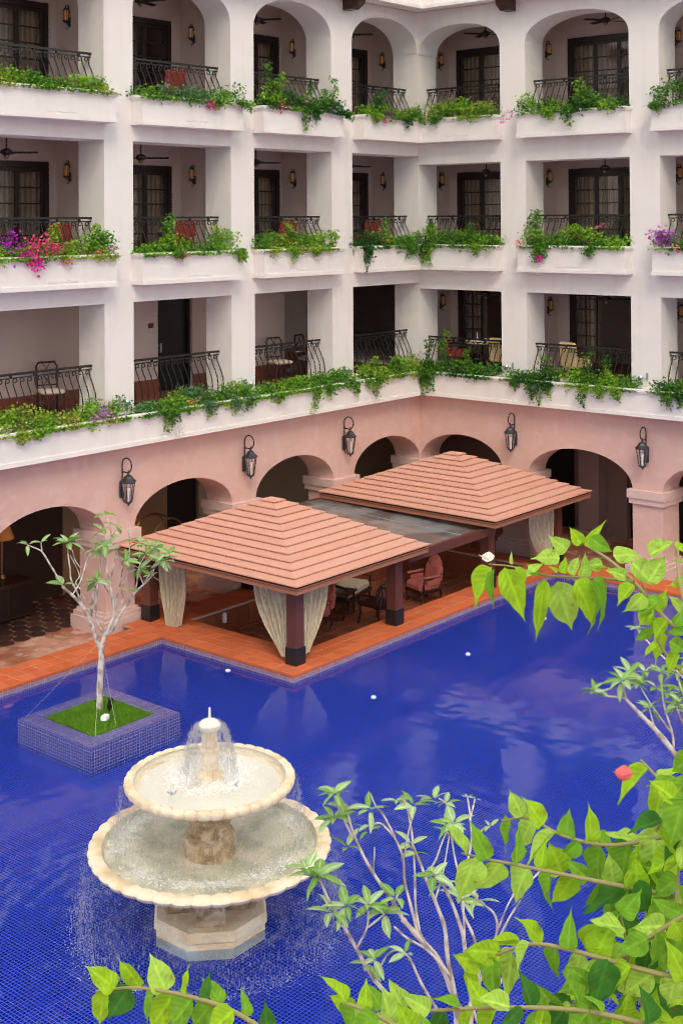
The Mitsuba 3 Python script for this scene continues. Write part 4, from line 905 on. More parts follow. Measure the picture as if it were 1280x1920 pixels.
add(k, 'top', MB().mesh(lathe([(0.0, 0.72), (0.33, 0.72), (0.34, 0.69), (0.0, 0.69)], 24), M0), 'm_darkwood', smooth=40); add(k, 'leg', MB().mesh(MB().tube([(0, 0, 0.69), (0, 0, 0.0)], [0.03, 0.05], 8), M0), 'm_darkwood', smooth=40)
# ground floor: luggage cart, glowing lamps, cabinet
k = thing('luggage_cart', 'brass luggage cart with arched hoops under the second arch', 'luggage cart')
M0 = mov(-7.62, 1.75, ZT)
def put(nm, mesh, m, sm=30): add(k, nm, MB().mesh(mesh, M0), m, smooth=sm)
th = np.linspace(0, PI, 18)
for q in (-0.3, 0.3): put('hoop', MB().tube([(-0.46, q, 0.3)] + [(-0.46 * math.cos(t), q, 1.18 + 0.42 * math.sin(t)) for t in th] + [(0.46, q, 0.3)], 0.022, 7), 'm_brass', True)
put('cross_hoop', MB().tube([(0, -0.3 * math.cos(t), 1.60 + 0.06 * math.sin(t)) for t in th], 0.018, 6), 'm_brass', True)
put('deck', MB().mesh(rbox(1.0, 0.7, 0.12, 0.02), mov(0, 0, 0.26)), 'm_red')
for px in (-0.4, 0.4):
    for py in (-0.26, 0.26): put('wheel', MB().mesh(lathe([(0.0, 0.03), (0.10, 0.03), (0.10, -0.03), (0.0, -0.03)], 14), mov(px, py, 0.10) @ rotx(PI / 2)), 'm_black')
def shade_lamp(x, y, z, lab, pw):
    k = thing('table_lamp', lab, 'lamp')
    M0 = mov(x, y, ZT)
    sh = mikit.ply(va(MB().mesh(lathe([(0.15, z + 0.3), (0.26, z)], 20), M0)), 'm_shade', smooth=True, to_world=LIFT)
    sh['emitter'] = {'type': 'area', 'radiance': rgb([a * pw for a in (1.0, 0.40, 0.09)])}
    scene[numkey(k, 'shade')] = sh
    add(k, 'stand', MB().mesh(MB().tube([(0, 0, z + 0.1), (0, 0, 0.8)], 0.02, 6).mesh(lathe([(0.0, 0.99), (0.06, 0.97), (0.09, 0.9), (0.05, 0.80), (0.0, 0.8)], 14)), M0), 'm_brass', smooth=40)
    q = thing('side_cabinet', 'dark side cabinet under the ' + lab.split(' on ')[0], 'cabinet')
    add(q, 'body', MB().box(x - 0.6, x + 0.6, y - 0.25, y + 0.25, ZT + 0.06, ZT + 0.76), 'm_darkwood'); add(q, 'top', MB().box(x - 0.63, x + 0.63, y - 0.28, y + 0.28, ZT + 0.762, ZT + 0.80), 'm_darkwood')
    for px in (-0.3, 0.3): add(q, 'door', MB().box(x + px - 0.27, x + px + 0.27, y - 0.268, y - 0.252, ZT + 0.12, ZT + 0.70), 'm_doorwood')
shade_lamp(-8.10, 2.35, 1.52, 'orange shaded lamp glowing under the second arch on a dark cabinet', 1.6)
shade_lamp(-11.45, 2.40, 1.72, 'orange shaded lamp glowing in the dark leftmost arch on a dark cabinet', 0.15)
# skeletons in metres, heights relative to the eye
T1 = [[[[-14.009,-3.9,-8.13],[-14.015,-3.901,-7.727],[-14.005,-3.92,-7.344],[-13.997,-3.935,-7.076]],0.055,0.045],[[[-13.997,-3.935,-7.076],[-14.073,-3.925,-6.944],[-14.181,-3.882,-6.565],[-14.307,-3.816,-6.282],[-14.438,-3.742,-6.115],[-14.568,-3.668,-5.967]],0.04,0.022],[[[-14.568,-3.668,-5.967],[-14.655,-3.63,-5.785],[-14.754,-3.578,-5.585],[-14.866,-3.513,-5.348],[-14.963,-3.461,-5.29],[-15.067,-3.401,-5.232]],0.02,0.01],[[[-14.866,-3.513,-5.348],[-14.895,-3.528,-5.208]],0.011,0.009],[[[-14.438,-3.742,-6.115],[-14.273,-3.746,-5.941],[-14.158,-3.692,-5.784],[-14.048,-3.632,-5.624],[-13.899,-3.616,-5.502]],0.014,0.009],[[[-14.307,-3.816,-6.282],[-14.357,-3.745,-6.056],[-14.413,-3.666,-5.887],[-14.414,-3.654,-5.699],[-14.431,-3.622,-5.473],[-14.428,-3.613,-5.323]],0.018,0.01],[[[-14.314,-3.796,-6.038],[-14.33,-3.667,-5.943],[-14.223,-3.683,-5.867],[-14.24,-3.554,-5.675],[-14.245,-3.438,-5.558]],0.01,0.008],[[[-14.195,-3.648,-5.745],[-14.21,-3.517,-5.63],[-14.189,-3.429,-5.475]],0.01,0.008],[[[-14.181,-3.882,-6.565],[-14.231,-3.983,-6.288],[-14.282,-4.082,-6.069],[-14.32,-4.195,-5.872]],0.028,0.014],[[[-14.231,-3.983,-6.288],[-14.347,-3.926,-6.14],[-14.416,-3.924,-6.03]],0.012,0.008],[[[-13.997,-3.935,-7.076],[-13.969,-3.932,-6.93],[-13.929,-3.943,-6.843]],0.04,0.035],[[[-13.929,-3.943,-6.843],[-13.972,-3.817,-6.684],[-13.972,-3.744,-6.468],[-13.922,-3.729,-6.251],[-13.878,-3.707,-6.071],[-13.822,-3.701,-5.813],[-13.789,-3.668,-5.515]],0.022,0.01],[[[-13.929,-3.943,-6.843],[-13.863,-4.013,-6.672],[-13.816,-4.061,-6.464],[-13.837,-4.029,-6.273],[-13.859,-3.997,-6.025],[-13.899,-3.943,-5.757],[-13.915,-3.919,-5.451],[-13.898,-3.93,-5.337]],0.03,0.01],[[[-13.859,-3.997,-6.025],[-13.749,-3.912,-5.871],[-13.621,-3.85,-5.636],[-13.524,-3.749,-5.574]],0.012,0.008],[[[-13.898,-3.93,-5.337],[-13.809,-3.986,-5.231],[-13.826,-3.919,-5.006],[-13.836,-3.857,-4.898]],0.01,0.008],[[[-13.809,-3.986,-5.231],[-13.638,-3.932,-5.135]],0.009,0.008],[[[-13.816,-4.061,-6.464],[-13.858,-4.157,-6.188],[-13.882,-4.274,-5.971],[-13.925,-4.37,-5.719],[-13.949,-4.486,-5.543]],0.018,0.009],[[[-13.837,-4.029,-6.273],[-14.056,-4.102,-6.002],[-14.23,-4.225,-5.849]],0.011,0.008],[[[-13.929,-3.943,-6.843],[-13.844,-4.019,-6.791],[-13.772,-4.082,-6.585],[-13.663,-4.19,-6.341],[-13.566,-4.282,-6.154],[-13.468,-4.374,-6.044],[-13.371,-4.466,-5.914]],0.03,0.014],[[[-13.566,-4.282,-6.154],[-13.487,-4.25,-5.945],[-13.407,-4.218,-5.813],[-13.359,-4.15,-5.562],[-13.311,-4.081,-5.427]],0.016,0.008],[[[-13.468,-4.374,-6.044],[-13.558,-4.391,-5.887],[-13.635,-4.423,-5.732],[-13.614,-4.573,-5.502]],0.012,0.008],[[[-13.772,-4.082,-6.585],[-13.657,-4.095,-6.263],[-13.627,-4.002,-6.171],[-13.499,-4.03,-5.903],[-13.433,-3.985,-5.613],[-13.383,-3.923,-5.203]],0.014,0.008],[[[-13.566,-4.282,-6.154],[-13.766,-4.37,-6.018],[-13.953,-4.475,-5.846]],0.01,0.007],[[[-13.371,-4.466,-5.914],[-13.272,-4.471,-5.683],[-13.197,-4.447,-5.508]],0.012,0.008],[[[-13.468,-4.374,-6.044],[-13.482,-4.621,-5.73],[-13.485,-4.88,-5.573]],0.012,0.008]]
T1R = [[[-15.067,-3.401,-5.232],3,0.17],[[-14.895,-3.528,-5.218],2,0.16],[[-14.428,-3.614,-5.285],11,0.22],[[-14.562,-3.675,-5.929],2,0.2],[[-14.317,-4.2,-5.844],6,0.22],[[-13.789,-3.668,-5.515],7,0.19],[[-13.898,-3.93,-5.376],6,0.19],[[-13.836,-3.857,-4.898],3,0.18],[[-13.651,-3.917,-5.116],4,0.19],[[-13.887,-3.843,-5.141],3,0.17],[[-13.53,-3.741,-5.574],3,0.15],[[-13.949,-4.486,-5.543],7,0.2],[[-13.436,-3.982,-5.613],4,0.15],[[-13.311,-4.081,-5.427],5,0.19],[[-13.608,-4.58,-5.483],5,0.19],[[-13.407,-4.218,-5.832],6,0.2],[[-13.371,-4.466,-5.914],4,0.18],[[-13.203,-4.439,-5.528],8,0.2],[[-13.485,-4.88,-5.573],8,0.22],[[-13.79,-4.34,-6.094],2,0.14],[[-13.436,-4.939,-5.46],6,0.19],[[-13.285,-4.344,-5.43],5,0.18]]
T2 = [[[[-19.5,-15.002,-7.955],[-19.504,-15.011,-7.248],[-19.517,-15.004,-6.79],[-19.535,-14.989,-6.457],[-19.548,-14.98,-6.166]],0.075,0.05],[[[-19.519,-15.008,-6.457],[-19.447,-15.019,-6.322],[-19.392,-15.009,-6.185]],0.05,0.035],[[[-19.548,-14.98,-6.166],[-19.618,-14.94,-5.943],[-19.693,-14.894,-5.742],[-19.807,-14.8,-5.582],[-19.908,-14.723,-5.424]],0.034,0.026],[[[-19.908,-14.723,-5.424],[-19.994,-14.687,-5.258],[-20.119,-14.605,-5.032],[-20.203,-14.57,-4.869],[-20.288,-14.536,-4.667],[-20.351,-14.527,-4.446]],0.022,0.011],[[[-20.288,-14.535,-4.708],[-20.375,-14.505,-4.524],[-20.442,-14.499,-4.383]],0.012,0.009],[[[-20.119,-14.605,-5.032],[-20.13,-14.626,-4.818]],0.008,0.006],[[[-19.807,-14.8,-5.582],[-19.812,-14.728,-5.358],[-19.811,-14.661,-5.173],[-19.776,-14.635,-5.029],[-19.786,-14.554,-4.883],[-19.832,-14.431,-4.777],[-19.845,-14.343,-4.861]],0.018,0.009],[[[-19.786,-14.554,-4.883],[-19.844,-14.494,-4.713],[-19.895,-14.439,-4.627],[-19.917,-14.419,-4.542]],0.012,0.009],[[[-19.776,-14.635,-5.029],[-19.62,-14.56,-4.899],[-19.458,-14.491,-4.848]],0.01,0.008],[[[-19.794,-14.816,-5.624],[-19.735,-14.711,-5.395],[-19.647,-14.642,-5.117],[-19.57,-14.559,-4.917],[-19.513,-14.453,-4.711],[-19.463,-14.332,-4.762]],0.016,0.009],[[[-19.548,-14.98,-6.166],[-19.576,-14.901,-5.81],[-19.559,-14.875,-5.577],[-19.587,-14.794,-5.385],[-19.615,-14.712,-5.191],[-19.63,-14.646,-5.038],[-19.631,-14.594,-4.969]],0.026,0.012],[[[-19.587,-14.794,-5.385],[-19.438,-14.766,-5.242],[-19.303,-14.723,-5.05],[-19.167,-14.68,-4.896]],0.012,0.009],[[[-19.615,-14.712,-5.191],[-19.57,-14.784,-5.102],[-19.54,-14.842,-4.907],[-19.509,-14.898,-4.777]],0.012,0.009],[[[-19.392,-15.009,-6.185],[-19.493,-15.02,-5.887],[-19.568,-15.06,-5.593],[-19.689,-15.047,-5.302],[-19.821,-15.018,-5.056],[-19.921,-15.026,-4.975]],0.026,0.012],[[[-19.568,-15.06,-5.593],[-19.449,-14.968,-5.341],[-19.373,-14.825,-5.079],[-19.262,-14.721,-4.98]],0.014,0.009],[[[-19.392,-15.009,-6.185],[-19.311,-15.031,-5.962],[-19.298,-14.973,-5.736],[-19.313,-14.882,-5.592],[-19.294,-14.828,-5.49]],0.022,0.011],[[[-19.311,-15.031,-5.962],[-19.245,-15.14,-5.742],[-19.192,-15.232,-5.523],[-19.153,-15.307,-5.389]],0.016,0.009],[[[-19.392,-15.009,-6.185],[-19.376,-15.152,-5.807],[-19.387,-15.26,-5.517],[-19.477,-15.273,-5.353],[-19.62,-15.223,-5.231]],0.018,0.01],[[[-19.387,-15.26,-5.517],[-19.326,-15.296,-5.365],[-19.273,-15.321,-5.295]],0.01,0.008],[[[-19.62,-15.223,-5.231],[-19.542,-15.046,-5.114],[-19.358,-14.996,-4.948],[-19.228,-14.882,-4.774],[-19.095,-14.769,-4.744]],0.015,0.009],[[[-19.497,-15.068,-4.711],[-19.013,-14.786,-4.788]],0.01,0.008],[[[-19.358,-14.996,-4.948],[-19.213,-14.974,-4.923],[-19.059,-14.962,-4.938]],0.009,0.007],[[[-19.693,-14.894,-5.742],[-19.915,-14.907,-5.5],[-20.109,-14.955,-5.164]],0.012,0.008],[[[-19.548,-14.98,-6.166],[-19.687,-15.015,-5.844],[-19.908,-14.952,-5.568],[-20.113,-14.906,-5.417],[-20.265,-14.923,-5.269]],0.02,0.01],[[[-19.535,-14.989,-6.457],[-19.839,-14.847,-5.92],[-20.0,-14.868,-5.639],[-20.159,-14.89,-5.483]],0.02,0.01],[[[-19.568,-14.951,-6.457],[-19.891,-14.73,-6.145],[-20.13,-14.607,-5.838],[-20.293,-14.575,-5.537],[-20.444,-14.556,-5.281],[-20.567,-14.569,-5.108]],0.026,0.014],[[[-20.567,-14.569,-5.108],[-20.63,-14.536,-4.957],[-20.672,-14.526,-4.845]],0.014,0.01],[[[-20.293,-14.575,-5.537],[-20.262,-14.666,-5.358],[-20.289,-14.689,-5.18],[-20.341,-14.681,-5.122]],0.013,0.009],[[[-20.262,-14.666,-5.358],[-20.189,-14.737,-5.284],[-20.129,-14.793,-5.21],[-20.094,-14.818,-5.135]],0.011,0.008],[[[-20.13,-14.607,-5.838],[-20.17,-14.771,-5.56],[-20.225,-14.916,-5.446],[-20.267,-15.072,-5.451]],0.01,0.008],[[[-19.392,-15.009,-6.185],[-19.406,-15.067,-6.364],[-19.382,-15.177,-6.126],[-19.358,-15.287,-5.89],[-19.361,-15.365,-5.697]],0.016,0.009],[[[-19.095,-14.769,-4.744],[-19.106,-14.756,-4.722]],0.009,0.007],[[[-19.167,-14.68,-4.896],[-19.21,-14.632,-4.786],[-19.247,-14.589,-4.755]],0.009,0.007],[[[-19.279,-15.315,-5.295],[-19.102,-15.449,-5.155],[-19.006,-15.489,-5.012]],0.01,0.008]]
T2R = [[[-20.442,-14.499,-4.343],9,0.17],[[-20.412,-14.461,-4.544],8,0.2],[[-20.351,-14.527,-4.487],4,0.18],[[-19.922,-14.406,-4.669],5,0.17],[[-19.84,-14.35,-4.832],3,0.14],[[-20.313,-14.503,-4.788],3,0.17],[[-20.672,-14.526,-4.865],10,0.24],[[-20.726,-14.464,-4.805],5,0.16],[[-20.567,-14.568,-5.156],4,0.2],[[-20.495,-14.653,-5.109],5,0.19],[[-20.289,-14.689,-5.18],6,0.19],[[-20.176,-14.753,-5.264],5,0.2],[[-20.102,-14.808,-5.155],3,0.18],[[-19.851,-14.336,-4.882],2,0.13],[[-19.463,-14.332,-4.771],3,0.18],[[-19.459,-14.492,-4.77],4,0.19],[[-19.631,-14.594,-4.99],2,0.16],[[-19.275,-14.555,-4.764],3,0.17],[[-19.21,-14.631,-4.799],4,0.16],[[-19.517,-14.888,-4.797],4,0.18],[[-19.495,-14.914,-4.777],5,0.19],[[-19.921,-15.026,-4.995],6,0.2],[[-19.262,-14.72,-5.023],3,0.16],[[-19.286,-14.838,-5.49],5,0.2],[[-19.808,-15.033,-5.097],4,0.17],[[-19.62,-15.223,-5.231],4,0.19],[[-19.095,-14.769,-4.752],2,0.06],[[-19.013,-14.786,-4.788],2,0.06],[[-19.059,-14.962,-4.947],3,0.12],[[-19.358,-14.995,-4.969],2,0.15],[[-19.63,-14.646,-5.038],2,0.15],[[-20.235,-14.694,-5.6],4,0.17],[[-20.157,-14.578,-5.715],3,0.15],[[-19.361,-15.365,-5.697],3,0.14],[[-19.006,-15.488,-5.033],3,0.15],[[-20.292,-15.043,-5.412],3,0.15]]
T3 = [[[[-14.2,-14.816,-9.378],[-14.208,-14.834,-7.917],[-14.234,-14.817,-7.216],[-14.282,-14.769,-6.748]],0.08,0.06],[[[-14.282,-14.769,-6.748],[-14.463,-14.609,-6.267],[-14.672,-14.413,-5.846],[-14.82,-14.287,-5.601],[-14.94,-14.192,-5.444],[-15.042,-14.119,-5.316],[-15.12,-14.072,-5.219],[-15.158,-14.074,-5.064]],0.045,0.013],[[[-15.12,-14.072,-5.219],[-15.237,-14.0,-5.185],[-15.339,-13.947,-5.163],[-15.444,-13.89,-5.101]],0.013,0.01],[[[-14.82,-14.287,-5.63],[-14.857,-14.257,-5.481],[-14.883,-14.239,-5.362]],0.014,0.009],[[[-14.672,-14.413,-5.846],[-14.59,-14.375,-5.706],[-14.573,-14.261,-5.446],[-14.511,-14.2,-5.243],[-14.438,-14.152,-5.096]],0.016,0.009],[[[-14.282,-14.769,-6.748],[-14.338,-14.677,-6.115],[-14.43,-14.537,-5.715],[-14.502,-14.416,-5.548],[-14.506,-14.375,-5.41]],0.03,0.01],[[[-14.43,-14.537,-5.715],[-14.36,-14.443,-5.465],[-14.322,-14.313,-5.21],[-14.23,-14.244,-5.071]],0.016,0.009],[[[-14.59,-14.375,-5.706],[-14.68,-14.187,-5.433],[-14.725,-14.051,-5.217],[-14.694,-14.003,-5.089]],0.012,0.008],[[[-14.338,-14.677,-6.115],[-14.283,-14.535,-5.289],[-14.458,-14.112,-4.861],[-14.444,-13.909,-4.726],[-14.345,-13.805,-4.699]],0.016,0.008],[[[-14.43,-14.537,-5.715],[-14.286,-14.599,-5.274],[-14.332,-14.436,-4.885]],0.014,0.009]]
T3R = [[[-15.159,-14.075,-5.024],9,0.21],[[-14.752,-13.936,-5.071],4,0.21],[[-15.455,-13.877,-5.089],6,0.15],[[-15.358,-13.926,-5.128],4,0.13],[[-14.883,-14.239,-5.362],7,0.16],[[-14.741,-14.033,-5.188],6,0.16],[[-14.637,-14.071,-5.072],5,0.16],[[-14.43,-14.161,-5.108],6,0.17],[[-14.506,-14.375,-5.41],9,0.18],[[-14.229,-14.243,-5.143],7,0.17],[[-14.29,-14.348,-5.33],6,0.18],[[-14.344,-13.805,-4.711],6,0.13],[[-14.473,-14.245,-5.302],5,0.16],[[-14.351,-14.412,-4.944],6,0.18],[[-14.55,-14.155,-5.242],4,0.15],[[-14.322,-14.488,-5.524],6,0.18]]
FA = [[[[-26.3562,-20.2269,-0.5703],[-26.3358,-20.1847,-0.5674],[-26.31,-20.1488,-0.5687],[-26.2866,-20.1104,-0.5518],[-26.264,-20.0712,-0.5336],[-26.2454,-20.0271,-0.5166],[-26.2225,-19.9879,-0.5117],[-26.1967,-19.952,-0.5116]],0.0042,0.0018],[[[-26.3198,-20.1006,-0.5166],[-26.3081,-20.0612,-0.5221],[-26.2972,-20.0208,-0.5301],[-26.287,-19.9797,-0.5373],[-26.2775,-19.9377,-0.5459],[-26.2687,-19.8949,-0.547],[-26.2571,-19.8555,-0.5478],[-26.2514,-19.809,-0.5539]],0.0026,0.0012],[[[-26.4033,-20.2484,-0.5857],[-26.3946,-20.2086,-0.5002],[-26.366,-20.1913,-0.4746],[-26.3383,-20.173,-0.4524]],0.0032,0.0018],[[[-26.3128,-20.1238,-0.5434],[-26.2964,-20.1047,-0.5308],[-26.286,-20.0789,-0.4999]],0.0018,0.001],[[[-26.3588,-20.2225,-0.6378],[-26.3505,-20.1812,-0.6142],[-26.3368,-20.1461,-0.5917],[-26.3127,-20.1235,-0.573]],0.0026,0.0014]]
FAL = [[[-26.3057,-19.8519,-0.5411],[-26.3158,-19.824,-0.6059],0.62,0.5,1],[[-26.3394,-19.8776,-0.5325],[-26.3439,-19.8785,-0.5906],0.3,0.67,0],[[-26.3589,-19.9108,-0.5204],[-26.3335,-19.9275,-0.5995],0.5,0.53,1],[[-26.3206,-19.903,-0.5282],[-26.3124,-19.919,-0.5785],0.45,-0.4,1],[[-26.3421,-19.9681,-0.5309],[-26.3518,-19.9568,-0.6265],0.26,0.01,1],[[-26.3178,-19.9741,-0.5389],[-26.292,-19.9848,-0.6203],0.62,0.53,2],[[-26.3167,-20.0261,-0.5301],[-26.286,-20.0426,-0.6077],0.5,-0.51,0],[[-26.3587,-20.0585,-0.5118],[-26.3352,-20.0809,-0.5758],0.75,-0.82,0],[[-26.366,-20.0317,-0.5174],[-26.3396,-20.0611,-0.5811],0.62,-0.06,1],[[-26.2867,-19.9602,-0.5139],[-26.3112,-19.9266,-0.5066],0.85,0.03,2],[[-26.3246,-19.9963,-0.4865],[-26.3464,-19.9802,-0.4682],0.85,-0.88,2],[[-26.3537,-20.0364,-0.467],[-26.3611,-20.021,-0.443],0.75,-0.54,1],[[-26.3385,-20.0319,-0.4718],[-26.3299,-20.0613,-0.4366],0.3,0.59,1],[[-26.3586,-20.052,-0.455],[-26.3403,-20.0819,-0.476],0.62,0.68,0],[[-26.3315,-20.0743,-0.4827],[-26.2951,-20.1045,-0.4789],0.62,0.25,2],[[-26.3146,-20.0954,-0.4914],[-26.3042,-20.1223,-0.5235],0.9,0.07,2],[[-26.3395,-20.1325,-0.5068],[-26.3142,-20.1492,-0.4729],0.9,-0.25,2],[[-26.3318,-20.1316,-0.4722],[-26.319,-20.1636,-0.4491],0.8,-0.2,2],[[-26.36,-20.1636,-0.5207],[-26.3905,-20.1401,-0.5417],0.8,0.57,0],[[-26.3591,-20.1844,-0.4489],[-26.3393,-20.1902,-0.4471],0.9,0.16,1],[[-26.3134,-19.9716,-0.5274],[-26.3173,-19.9621,-0.5152],0.7,0.32,1],[[-26.3553,-20.0198,-0.513],[-26.347,-20.0324,-0.4851],0.75,-0.47,2],[[-26.3349,-20.0251,-0.5189],[-26.3371,-20.0381,-0.4887],0.7,0.84,2],[[-26.3485,-20.0043,-0.5158],[-26.3434,-20.0044,-0.4903],0.6,-0.36,1],[[-26.2968,-20.0381,-0.5069],[-26.3131,-20.0127,-0.5103],0.7,-0.66,2],[[-26.3006,-20.0515,-0.5115],[-26.3076,-20.0269,-0.504],0.6,0.73,1],[[-26.3286,-20.0917,-0.5088],[-26.3554,-20.0734,-0.4965],0.6,-0.55,2],[[-26.2833,-19.9196,-0.5451],[-26.2943,-19.9049,-0.5267],0.55,-0.58,0],[[-26.2866,-19.9124,-0.543],[-26.2991,-19.8921,-0.5518],0.65,0.13,2],[[-26.3281,-19.9016,-0.523],[-26.3309,-19.902,-0.504],0.35,-0.47,2],[[-26.3588,-19.9517,-0.52],[-26.3378,-19.9627,-0.5084],0.6,-0.06,2],[[-26.3325,-20.1073,-0.5176],[-26.352,-20.0903,-0.5456],0.8,0.45,1],[[-26.3822,-20.1465,-0.5118],[-26.3985,-20.1313,-0.5415],0.85,-0.85,2],[[-26.376,-20.1587,-0.5275],[-26.3809,-20.1349,-0.5592],0.8,0.28,1],[[-26.3484,-20.1472,-0.5407],[-26.3356,-20.162,-0.5145],0.7,0.67,1],[[-26.3594,-20.1708,-0.5479],[-26.3695,-20.1549,-0.577],0.75,0.33,1],[[-26.3603,-20.1814,-0.5527],[-26.3508,-20.1923,-0.5317],0.7,0.48,0],[[-26.3065,-20.1416,-0.5855],[-26.3298,-20.1264,-0.6217],0.8,0.78,1],[[-26.3911,-20.1888,-0.5647],[-26.3703,-20.2037,-0.5808],0.8,0.56,0],[[-26.3815,-20.1965,-0.5795],[-26.3966,-20.181,-0.6089],0.75,0.57,1],[[-26.3871,-20.1716,-0.5739],[-26.3994,-20.152,-0.5912],0.6,0.53,1],[[-26.3395,-20.1371,-0.5735],[-26.3501,-20.1159,-0.5897],0.55,-0.49,0],[[-26.3776,-20.2027,-0.5236],[-26.3928,-20.1902,-0.5039],0.6,-0.58,2],[[-26.3625,-20.1983,-0.4952],[-26.3693,-20.1737,-0.4933],0.6,0.13,1],[[-26.3625,-20.1856,-0.4974],[-26.3541,-20.2045,-0.4748],0.7,0.81,2],[[-26.353,-20.193,-0.564],[-26.3591,-20.1679,-0.5651],0.75,0.03,0],[[-26.3411,-20.1512,-0.5608],[-26.3447,-20.1317,-0.583],0.7,0.44,0],[[-26.3393,-20.1899,-0.4732],[-26.3501,-20.1799,-0.4632],0.6,0.68,2],[[-26.3542,-20.1753,-0.6144],[-26.3279,-20.1907,-0.6181],0.8,-0.78,0],[[-26.3455,-20.1298,-0.5543],[-26.3309,-20.146,-0.5666],0.7,0.81,1]]
FB = [[[[-26.3609,-20.2967,-0.6858],[-26.3905,-20.2219,-0.7338],[-26.3945,-20.1781,-0.7548],[-26.3831,-20.153,-0.7439],[-26.3673,-20.133,-0.7434]],0.0034,0.0013],[[[-26.4174,-20.3056,-0.7725],[-26.4412,-20.2307,-0.786],[-26.4712,-20.148,-0.8217],[-26.4898,-20.0796,-0.8202],[-26.4915,-20.0313,-0.8054],[-26.4893,-19.9871,-0.8261]],0.0034,0.0013],[[[-26.4651,-20.3251,-0.8528],[-26.496,-20.2423,-0.8418],[-26.5377,-20.1465,-0.8365],[-26.5642,-20.0687,-0.834],[-26.5746,-20.0099,-0.838],[-26.5656,-19.9739,-0.8454]],0.0034,0.0013],[[[-26.5612,-20.3657,-0.8846],[-26.5963,-20.2777,-0.8831],[-26.6259,-20.1964,-0.8746],[-26.6409,-20.1321,-0.8749],[-26.6447,-20.0805,-0.9075],[-26.6409,-20.0379,-0.9442]],0.0034,0.0013],[[[-26.5901,-20.4081,-0.9316],[-26.6383,-20.3048,-0.9142],[-26.6778,-20.2118,-0.9077],[-26.7238,-20.1105,-0.925],[-26.7562,-20.0252,-0.9489],[-26.7742,-19.9573,-0.9569]],0.0034,0.0013],[[[-26.4959,-20.2938,-0.5802],[-26.5121,-20.2728,-0.6773],[-26.5178,-20.2642,-0.7745],[-26.5236,-20.2555,-0.8717]],0.0034,0.0013],[[[-26.5223,-20.3381,-0.6879],[-26.5477,-20.269,-0.6985],[-26.5368,-20.2422,-0.7484]],0.0034,0.0013],[[[-26.9047,-20.0352,-0.964],[-26.9208,-19.9703,-0.9236],[-26.9345,-19.908,-0.9053],[-26.9495,-19.8438,-0.9073],[-26.9658,-19.7778,-0.9151],[-26.9751,-19.7198,-0.9388]],0.0034,0.0013],[[[-26.5541,-20.3767,-0.7509],[-26.5936,-20.2768,-0.8291],[-26.6116,-20.2024,-0.9038],[-26.6067,-20.1553,-0.9682]],0.0034,0.0013],[[[-26.8402,-20.1895,-0.9317],[-26.8502,-20.1267,-0.9012],[-26.8618,-20.0616,-0.8862],[-26.8593,-20.0128,-0.894]],0.0034,0.0013],[[[-26.5059,-20.2733,-1.0339],[-26.5481,-20.2246,-0.9687],[-26.5569,-20.2155,-0.9038],[-26.5656,-20.2064,-0.8389]],0.0034,0.0013],[[[-26.3516,-20.223,-1.0601],[-26.3704,-20.2024,-0.9748],[-26.403,-20.1658,-0.8752],[-26.417,-20.1502,-0.8184]],0.0034,0.0013]]
